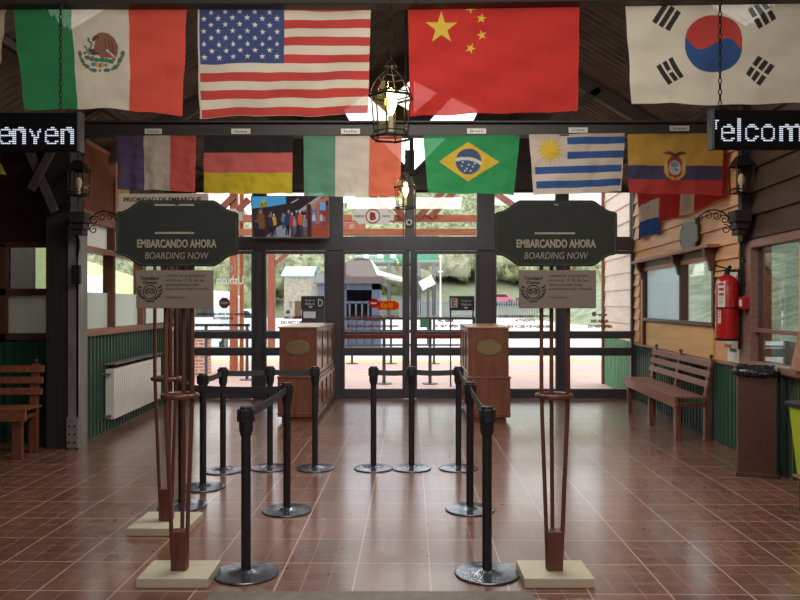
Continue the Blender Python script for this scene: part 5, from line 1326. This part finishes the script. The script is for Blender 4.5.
for k in range(2200):
    x = rng.uniform(-75, 75); y = rng.uniform(104, 205); r_ = rng.uniform(1.1, 3.0)
    if any((x - a) ** 2 + (y - b_) ** 2 < q ** 2 for a, b_, q in ((8.9, 112, 9), (18.2, 110, 9), (-18.7, 99, 9))): continue
    blob(fm, (x, y, hz(x, y) + r_ * .4), r_, rng, 1.15)
tag(fm.build('forest', leafm, smooth=180), 'dense pale green woodland covering the hillside outside', 'woodland', kind='stuff')
def tree(label, px, Y, top_y, rad, n, mat=leaf2, seed=1):
    rng = random.Random(seed); x = PX(px, Y); zb = hz(x, Y) - .05; H = PZ(top_y, Y) - zb
    h = thing('tree', label, 'tree', (x, Y, zb), group='trees behind the station yard')
    f_ = MB()
    for k in range(n):
        a = rng.uniform(0, 6.28); rr_ = rad * math.sqrt(rng.random()) * .75; z = rng.uniform(H * .4, H * .9); r_ = rad * rng.uniform(.22, .42)
        blob(f_, (rr_ * math.cos(a), rr_ * math.sin(a), z), r_, rng)
    f_.build('crown', mat, h, smooth=180)
    MB().tube([(0, 0, 0), (.1, 0, H * .3), (0, .05, H * .7)], [.22, .17, .08], 8).build('trunk', M['brownframe'], h, smooth=60)
tree('broad pale green tree seen through the right centre door', 460, 112, 254, 4.6, 70, seed=2)
tree('rounded tree seen through the door right of the centre doors', 524, 110, 260, 4.2, 60, seed=3)
tree('darker bushy tree left of the blue roofed house outside', 258, 99, 262, 4.6, 50, leafm, seed=4)
tree('tree behind the timber post outside the leftmost door', 222, 60, 252, 3.6, 50, leafm, seed=6)

# canopy outside the doors
h = thing('platform_canopy', 'orange brown timber platform canopy frame outside the doors', 'canopy', (0, 17, 0))
YK = 17.0
def cz(py): return PZ(py, YK)
g = MB().box(-6, 4.2, -.09, .09, cz(222), cz(215)).build('beam', M['orange_timber'], h, bevel=.01)
g = MB().box(-6, 4.2, -.09, .09, cz(235.5), cz(229)).build('beam', M['orange_timber'], h, bevel=.01)
for a, b2 in (((366, 189), (396, 222)), ((378, 189), (408, 222)), ((446, 189), (418, 218)), ((459, 187), (430, 218)), ((485, 187), (525, 215)), ((200, 232), (236, 196)), ((215, 236), (250, 200))):
    pa, pb = P(*a, YK), P(*b2, YK); MB().beam((pa.x, -.12, pa.z), (pb.x, -.12, pb.z), .14, .08, up=(0, 1, 0)).build('brace', M['red_timber'], h, bevel=.008)
for px, w_, yo in ((234, .17, 0), (241.7, .09, .5)):
    x = PX(px, YK + yo); MB().box(x - w_ / 2, x + w_ / 2, yo - w_ / 2, yo + w_ / 2, 0, 4.2).build('post', M['orange_timber'], h, bevel=.01)
g = MB().box(-9, -2.4, -1.5, 4.5, 4.45, 4.5).build('roof_sheet', M['milk'], h)
g = MB().box(2.6, 6.5, -1.5, 4.5, 4.45, 4.5).build('roof_sheet', M['milk'], h)
h = thing('timber_shelter', 'red brown timber post with brace beyond the second door', 'shelter', (PX(271.5, 25.5), 25.5, -.02))
MB().box(-.12, .12, -.12, .12, 0, 4.4).build('post', M['red_timber'], h, bevel=.01)
MB().box(-.12, 3.2, -.1, .1, 4.2, 4.4).build('beam', M['red_timber'], h, bevel=.01)
g = MB(); g.beam((0, 0, 2.9), (1.0, 0, 3.75), .14, .16, up=(0, 1, 0)).beam((.86, 0, 3.6), (1.05, 0, 3.3), .12, .14, up=(0, 1, 0)); g.build('brace', M['red_timber'], h, bevel=.008)
# side wall outside right
RO = Matrix.Rotation(RWANG, 4, 'Z')
pinks = noise_mat('pink_grey_siding', (206, 184, 174), (222, 202, 192), rough=.6, scale=2, stretch=(1, 8, 8))
g = MB().box(ru(YE + .12), ru(15.2), -.25, 0, 0, 5); laps(g, ru(YE + .12), ru(15.2), .98, 5, .3, 0, .03)
o = struct(g.build('wall_outside', pinks, loc=RW0, rot=RROT), 'pale pink boarded outside wall beyond the rightmost door')
for i, v in enumerate(o.data.vertices): pass
g = MB(); corr(g, ru(YE + .13), ru(15.2), 0, .96, .001); g.build('wainscot', noise_mat('light_green_sheet', (92, 146, 112), (112, 164, 130), rough=.5, scale=3), o)
g = MB().cyl((ru(15.2), .05, 0), (ru(15.2), .05, 4.6), .035, n=10); g.build('downpipe', M['red_timber'], o, smooth=50)
# brick pier, counter
brickm, nt, bb = newmat('brickwork'); bt = nt.nodes.new('ShaderNodeTexBrick'); tcn = nt.nodes.new('ShaderNodeTexCoord'); mpn = nt.nodes.new('ShaderNodeMapping'); mpn.inputs['Rotation'].default_value = (R(90), 0, 0)
bt.inputs['Scale'].default_value = 1; bt.inputs['Brick Width'].default_value = .22; bt.inputs['Row Height'].default_value = .075; bt.inputs['Mortar Size'].default_value = .01
bt.inputs['Color1'].default_value = (*lin((168, 104, 82)), 1); bt.inputs['Color2'].default_value = (*lin((190, 130, 106)), 1); bt.inputs['Mortar'].default_value = (*lin((214, 206, 196)), 1)
nt.links.new(tcn.outputs['Object'], mpn.inputs['Vector']); nt.links.new(mpn.outputs[0], bt.inputs['Vector']); nt.links.new(bt.outputs['Color'], bb.inputs['Base Color'])
h = thing('brick_planter', 'low brick pier with wooden top outside the leftmost door', 'brick pier', (PX(188, 17.3), 17.3, 0))
MB().box(-.6, .46, -.3, .3, 0, .95).build('pier', brickm, h); MB().box(-.66, .9, -.36, .36, .95, 1.02).build('top', M['countertop'], h, bevel=.006)
# white van
h = thing('van', 'white and grey van parked beyond the leftmost door', 'van', (PX(206, 27), 27, -.02))
MB().prism([(-.95, .35), (.9, .35), (.95, .9), (.8, 1.9), (.6, 2.1), (-.7, 2.1), (-.9, 1.8), (-.98, .9)], -1.6, 2.2).build('body', noise_mat('van_paint', (206, 212, 218), (216, 222, 228), rough=.3), h, bevel=.05)
MB().prism([(-.72, 1.2), (.7, 1.2), (.62, 1.85), (-.62, 1.85)], -1.62, -1.6).build('windscreen', M['black'], h)
for s_ in (-1, 1): MB().cyl((s_ * .8, -1.1, .33), (s_ * .98, -1.1, .33), .33, n=20).build('wheel', M['black'], h, smooth=40)
for s_ in (-1, 1): MB().box(s_ * .7 - .12, s_ * .7 + .12, -1.63, -1.6, .75, .95).build('headlight', M['white'], h, bevel=.01)
# stone house with blue roof
beige = noise_mat('rough_render', (128, 118, 108), (168, 158, 146), rough=.8, scale=3)
blue = noise_mat('pale_blue_roof', (150, 206, 226), (172, 220, 236), rough=.5, scale=2)
def house(label, px0, px1, Y, eave_y, ridge_y, d, wallm, roofm, name='house'):
    x0, x1 = PX(px0, Y), PX(px1, Y); w = x1 - x0; E = PZ(eave_y, Y); Rg = PZ(ridge_y, Y)
    h = thing(name, label, 'building', ((x0 + x1) / 2, Y, -.05))
    MB().box(-w / 2, w / 2, 0, d, 0, E).prismx([(0, E), (d, E), (d / 2, Rg)], -w / 2, w / 2).build('walls', wallm, h)
    r_ = MB(); t = .1; o_ = .3
    r_.add([(-w / 2 - o_, -o_, E - .1), (w / 2 + o_, -o_, E - .1), (w / 2 + o_, d / 2, Rg + .05), (-w / 2 - o_, d / 2, Rg + .05), (-w / 2 - o_, -o_, E - .1 + t), (w / 2 + o_, -o_, E - .1 + t), (w / 2 + o_, d / 2, Rg + .05 + t), (-w / 2 - o_, d / 2, Rg + .05 + t)],
           [(0, 1, 2, 3), (4, 7, 6, 5), (0, 4, 5, 1), (1, 5, 6, 2), (3, 2, 6, 7), (0, 3, 7, 4)])
    r_.add([(-w / 2 - o_, d + o_, E - .1), (w / 2 + o_, d + o_, E - .1), (w / 2 + o_, d / 2, Rg + .05), (-w / 2 - o_, d / 2, Rg + .05), (-w / 2 - o_, d + o_, E), (w / 2 + o_, d + o_, E), (w / 2 + o_, d / 2, Rg + .05 + t), (-w / 2 - o_, d / 2, Rg + .05 + t)],
           [(0, 3, 2, 1), (4, 5, 6, 7), (0, 1, 5, 4), (1, 2, 6, 5), (0, 4, 7, 3)])
    r_.build('roof', roofm, h)
    return h, w, E
h, w_, E = house('beige stone house with pale blue roof seen through the second door', 284, 311, 84, 275, 266, 6, beige, blue)
MB().box(-.3, .4, -.05, .02, 0, 2.0).build('doorway', M['brownframe'], h); MB().box(-.95, -.6, -.04, .02, 1.2, 2.0).build('window', M['darkglass'], h); MB().box(.55, .8, -.04, .02, 1.2, 1.9).build('window', M['darkglass'], h)
house('low annexe with pale blue roof beside the stone house', 314, 333, 92, 283, 275, 5, beige, blue, 'annexe')
h, w_, E = house('dark blue grey shed at the edge of the second door', 318, 345, 60, 282, 274, 4, noise_mat('slate_boards', (70, 78, 96), (88, 96, 114), rough=.6, scale=4), noise_mat('shed_roof', (76, 74, 78), (92, 90, 94), rough=.6), 'shed')
# dark kiosk with arched roof
h = thing('kiosk', 'blue grey kiosk with brown arched roof outside the centre doors', 'kiosk', (PX(360, 27), 27, -.02)); k27 = 27 / F
wl_, wr_ = PX(338, 27) - h.location.x, PX(380, 27) - h.location.x; ztop = PZ(283, 27)
kb = noise_mat('kiosk_blue', (60, 70, 92), (76, 88, 112), rough=.6, scale=3)
g = MB().box(wl_, wr_, 0, 2.6, 0, 1.05).box(wl_, wl_ + .3, 0, 2.6, 1.05, ztop).box(wr_ - .3, wr_, 0, 2.6, 1.05, ztop).box(wl_, wr_, 0, 2.6, 2.15, ztop).box(wl_, wr_, 2.5, 2.6, 1.05, 2.2); g.build('body', kb, h, bevel=.01)
g = MB()
for k in range(4): x = wl_ + .42 + k * (wr_ - wl_ - .84) / 3; g.box(x - .03, x + .03, -.02, .04, 1.05, 1.7)
g.box(wl_ + .3, wr_ - .3, -.02, .04, 1.66, 1.74); g.build('window_bars', kb, h)
rfp = [(wl_ - .25, ztop), (wl_ - .15, ztop + .35)] + [(wl_ + (wr_ - wl_) * t, ztop + .42 + .5 * math.sin(math.pi * (.1 + .75 * t))) for t in [i / 8 for i in range(7)]] + [(wr_ + .15, ztop + .12), (wr_ + .2, ztop)]
MB().prism(rfp, -.2, 2.8).build('roof', noise_mat('brown_roof', (84, 72, 74), (98, 84, 86), rough=.6, scale=2), h)
g = MB().prism([(wr_ - .35, ztop + .9), (wr_ + .0, ztop + .45), (wr_ + .9, ztop + .2), (wr_ + .9, ztop + .12), (wr_ - .1, ztop + .3)], -.25, 2.6); g.build('white_awning', M['whitepaint'], h)
g = MB()
for k in range(5): g.box(wl_ + .1 + k * .28, wl_ + .12 + k * .28, -.03, 0, .1, 1.0)
g.build('ribs', M['black'], h)
# green building on columns
Yq = 92; h = thing('green_building', 'turquoise green building raised on dark columns beyond the centre doors', 'building', (PX(397, Yq), Yq, -.05))
gb = noise_mat('turquoise_boards', (62, 138, 110), (84, 158, 130), rough=.6, scale=2); k55 = Yq / F
xl, xr = PX(356, Yq) - h.location.x, PX(437, Yq) - h.location.x; zq = PZ(262, Yq); zt = PZ(244, Yq)
MB().box(xl, xr, 0, 6, zq, zt).build('upper_storey', gb, h); MB().box(xl - .3, xr + .3, -.8, 6.3, zq - .15, zq).build('deck', M['frame'], h)
for k in range(6): x = xl + .4 + k * (xr - xl - .8) / 5; MB().cyl((x, -.5, 0), (x, -.5, zq - .15), .24, n=10).build('column', M['frame'], h, smooth=50)
for k, x in enumerate((xl + .9, xl + 2.6, xl + 4.2)): MB().box(x, x + .7, -.03, .02, zq + .5, zt - .3).build('window', M['whitepaint'], h)
g = MB(); 
for k in range(18): x = xl + k * .2; g.box(x - .02, x + .02, -.78, -.74, zq, zq + .75)
g.box(xl, xl + 3.5, -.8, -.72, zq + .72, zq + .8); g.build('balcony_rail', M['white'], h)
MB().prism([(xl - .4, zt), (xr + .4, zt), (xr + .1, zt + 1.6), (xl + .1, zt + 1.6)], -.4, 6.4).build('roof', M['frame'], h)
# lamp post
h = thing('lamp_post', 'white lamp post by the tree beyond the right centre door', 'lamp post', (PX(440.5, 76), 76, -.05))
MB().cyl((0, 0, 0), (0, 0, PZ(258, 76)), .09, .06, 10).build('pole', M['white'], h, smooth=50); MB().box(-.25, .25, -.1, .1, PZ(271, 76) - .06, PZ(271, 76) + .06).build('arm', M['white'], h); MB().lathe([(.05, 0), (.18, .1), (.15, .3), (.03, .36)], (0, 0, PZ(258, 76)), 12).build('lamp_head', M['white'], h, smooth=60)
# info shelter
h = thing('information_board', 'dark posts with a slanted white panel beyond the right centre door', 'information board', (PX(428, 30), 30, -.02))
MB().box(-.05, .05, -.05, .05, 0, 2.3).build('post', M['frame'], h); MB().box(.2, .28, -.05, .05, 0, 2.3).build('post', M['frame'], h); MB().beam((-.3, 0, 2.35), (.22, 0, 2.62), .4, .09, up=(0, 1, 0)).build('panel', M['white'], h)
# black direction signs beyond the doors
def dirsign(label, px0, px1, y0, y1, Y, letter, red):
    h = thing('direction_sign', label, 'sign', (PX((px0 + px1) / 2, Y), Y, PZ(y1, Y))); k = Y / F; w = (px1 - px0) * k / 2; H = (y1 - y0) * k
    MB().box(-w, w, 0, .03, 0, H).build('board', noise_mat('sign_black', (46, 46, 50), (54, 54, 58), rough=.5), h, bevel=.003)
    for s_ in (-1, 1): MB().box(s_ * w * .9 - .015, s_ * w * .9 + .015, .03, .06, -h.location.z, H).build('post', M['frame'], h)
    it = [dict(s='Pasajeros', cx=-w * .25 if not red else w * .35, cz=H * .66, w=w * .8, h=H * .17), dict(s='Platform', cx=-w * .25 if not red else w * .35, cz=H * .42, w=w * .8, h=H * .17)]
    if not red: it.append(dict(s=letter, cx=w * .62, cz=H * .5, w=w * .38, h=H * .55))
    letters('lettering', M['whitepaint'], h, it, -.003)
    if red:
        MB().box(-w * .92, -w * .35, -.004, 0, H * .2, H * .85).build('letter_panel', tagm, h); letters('letter', M['reddecal'], h, [dict(s=letter, cx=-w * .64, cz=H * .52, w=w * .3, h=H * .5)], -.006)
    MB().prism([(-.05 + (w * .3 if red else -w * .2), H * .24), (.05 + (w * .3 if red else -w * .2), H * .24), (w * .3 if red else -w * .2, H * .1)], -.004, 0).build('arrow', M['whitepaint'], h)
dirsign('black direction sign with white letter D outside the second door', 301, 325, 296, 309.5, 14.6, 'D', False)
dirsign('black direction sign with pale letter panel outside the right centre door', 449.5, 474.5, 296, 310.5, 14.6, 'E', True)
g = MB().box(PX(302, 14.62), PX(325, 14.62), 14.56, 14.58, PZ(332, 14.62), PZ(309, 14.62)).build('notice_board', noise_mat('dark_board', (60, 64, 70), (70, 74, 80), rough=.6)); tag(g, 'dark lower notice board under the D direction sign', 'notice board')
MB().box(PX(304, 14.62), PX(316, 14.62), 14.55, 14.56, PZ(318, 14.62), PZ(311.5, 14.62)).build('poster', M['whitepaint'], g)
# railings on the platform
def railing(label, px0, px1, Y, tops, posts):
    h = thing('railing', label, 'railing', (PX((px0 + px1) / 2, Y), Y, 0)); ox = h.location.x
    for t in tops: MB().box(PX(px0, Y) - ox, PX(px1, Y) - ox, -.02, .02, PZ(t, Y) - .025, PZ(t, Y) + .025).build('rail', M['frame'], h)
    for q in posts:
        x = PX(q, Y) - ox; MB().cyl((x, 0, .01), (x, 0, PZ(tops[0], Y)), .035, n=10).build('post', M['frame'], h, smooth=50); MB().cyl((x, 0, 0), (x, 0, .02), .16, n=16).build('base', M['frame'], h, smooth=50)
railing('dark metal railing outside the centre doors', 342, 476, 15.2, (318.5, 331), (384, 430, 474))
railing('second dark railing further out on the platform', 342, 476, 20.3, (318, 332, 345), (391, 434, 352))
railing('dark metal railing outside the leftmost door', 194, 250, 16.0, (325, 331), (247, 206))
# low cabinet/signal box outside
# fence in the yard
def fence(label, px0, px1, Y, y0, n):
    h = thing('picket_fence', label, 'fence', (PX((px0 + px1) / 2, Y), Y, -.02)); ox = h.location.x; H = PZ(y0, Y)
    g = MB()
    for k in range(n): x = PX(px0 + (px1 - px0) * k / (n - 1), Y) - ox; g.box(x - .06, x + .06, -.015, .015, 0, H)
    g.build('pickets', noise_mat('fence_grey', (104, 110, 120), (122, 128, 138), rough=.7), h)
    g = MB()
    for z in (.3, H * .8): g.box(PX(px0, Y) - ox, PX(px1, Y) - ox, .015, .05, z - .05, z + .05)
    g.build('rails', M['frame'], h)
fence('grey picket fence across the yard beyond the centre doors', 400, 480, 84, 299, 34)
fence('grey picket fence across the yard beyond the right doors', 484, 640, 84, 299, 66)
def car(label, px, Y, col, rz=0):
    h = thing('car', label, 'car', (PX(px, Y), Y, hz(PX(px, Y), Y) - .02), rz)
    MB().prism([(-2, .35), (2, .35), (2.05, .8), (1.3, .95), (.8, 1.4), (-.9, 1.42), (-1.5, .95), (-2.05, .85)], -.8, .8).build('body', noise_mat('car_paint', col, tuple(min(255, c + 8) for c in col), rough=.25), h, bevel=.06)
    MB().prism([(1.1, .98), (.72, 1.32), (-.82, 1.34), (-1.25, .98)], -.81, .81).build('windows', M['black'], h)
    for x in (-1.3, 1.3):
        for y in (-.82, .82): MB().cyl((x, y - .1, .33), (x, y + .1, .33), .33, n=18).build('wheel', M['black'], h, smooth=40)
car('pink red car parked beyond the fence on the right', 499, 97, (214, 96, 128)); car('dark blue car parked beside the pink red car', 532, 97, (70, 80, 100))
car('pale car parked behind the left timber post outside', 236, 36, (210, 214, 216))
# pale coach seen through left windows
h = thing('parked_coach', 'long white coach parked outside the left side windows', 'coach', (-17.2, 41, -.02), rz=R(20))
MB().box(-1.2, 1.2, -6, 6, .4, 3.0).build('body', M['whitepaint'], h, bevel=.15); MB().box(-1.22, 1.22, -5.6, 5.6, 1.7, 2.5).build('windows', noise_mat('coach_glass', (110, 130, 140), (130, 150, 160), rough=.2), h)
for y in (-4, 4): MB().cyl((-1.25, y, .5), (1.25, y, .5), .5, n=20).build('wheel', M['black'], h, smooth=40)
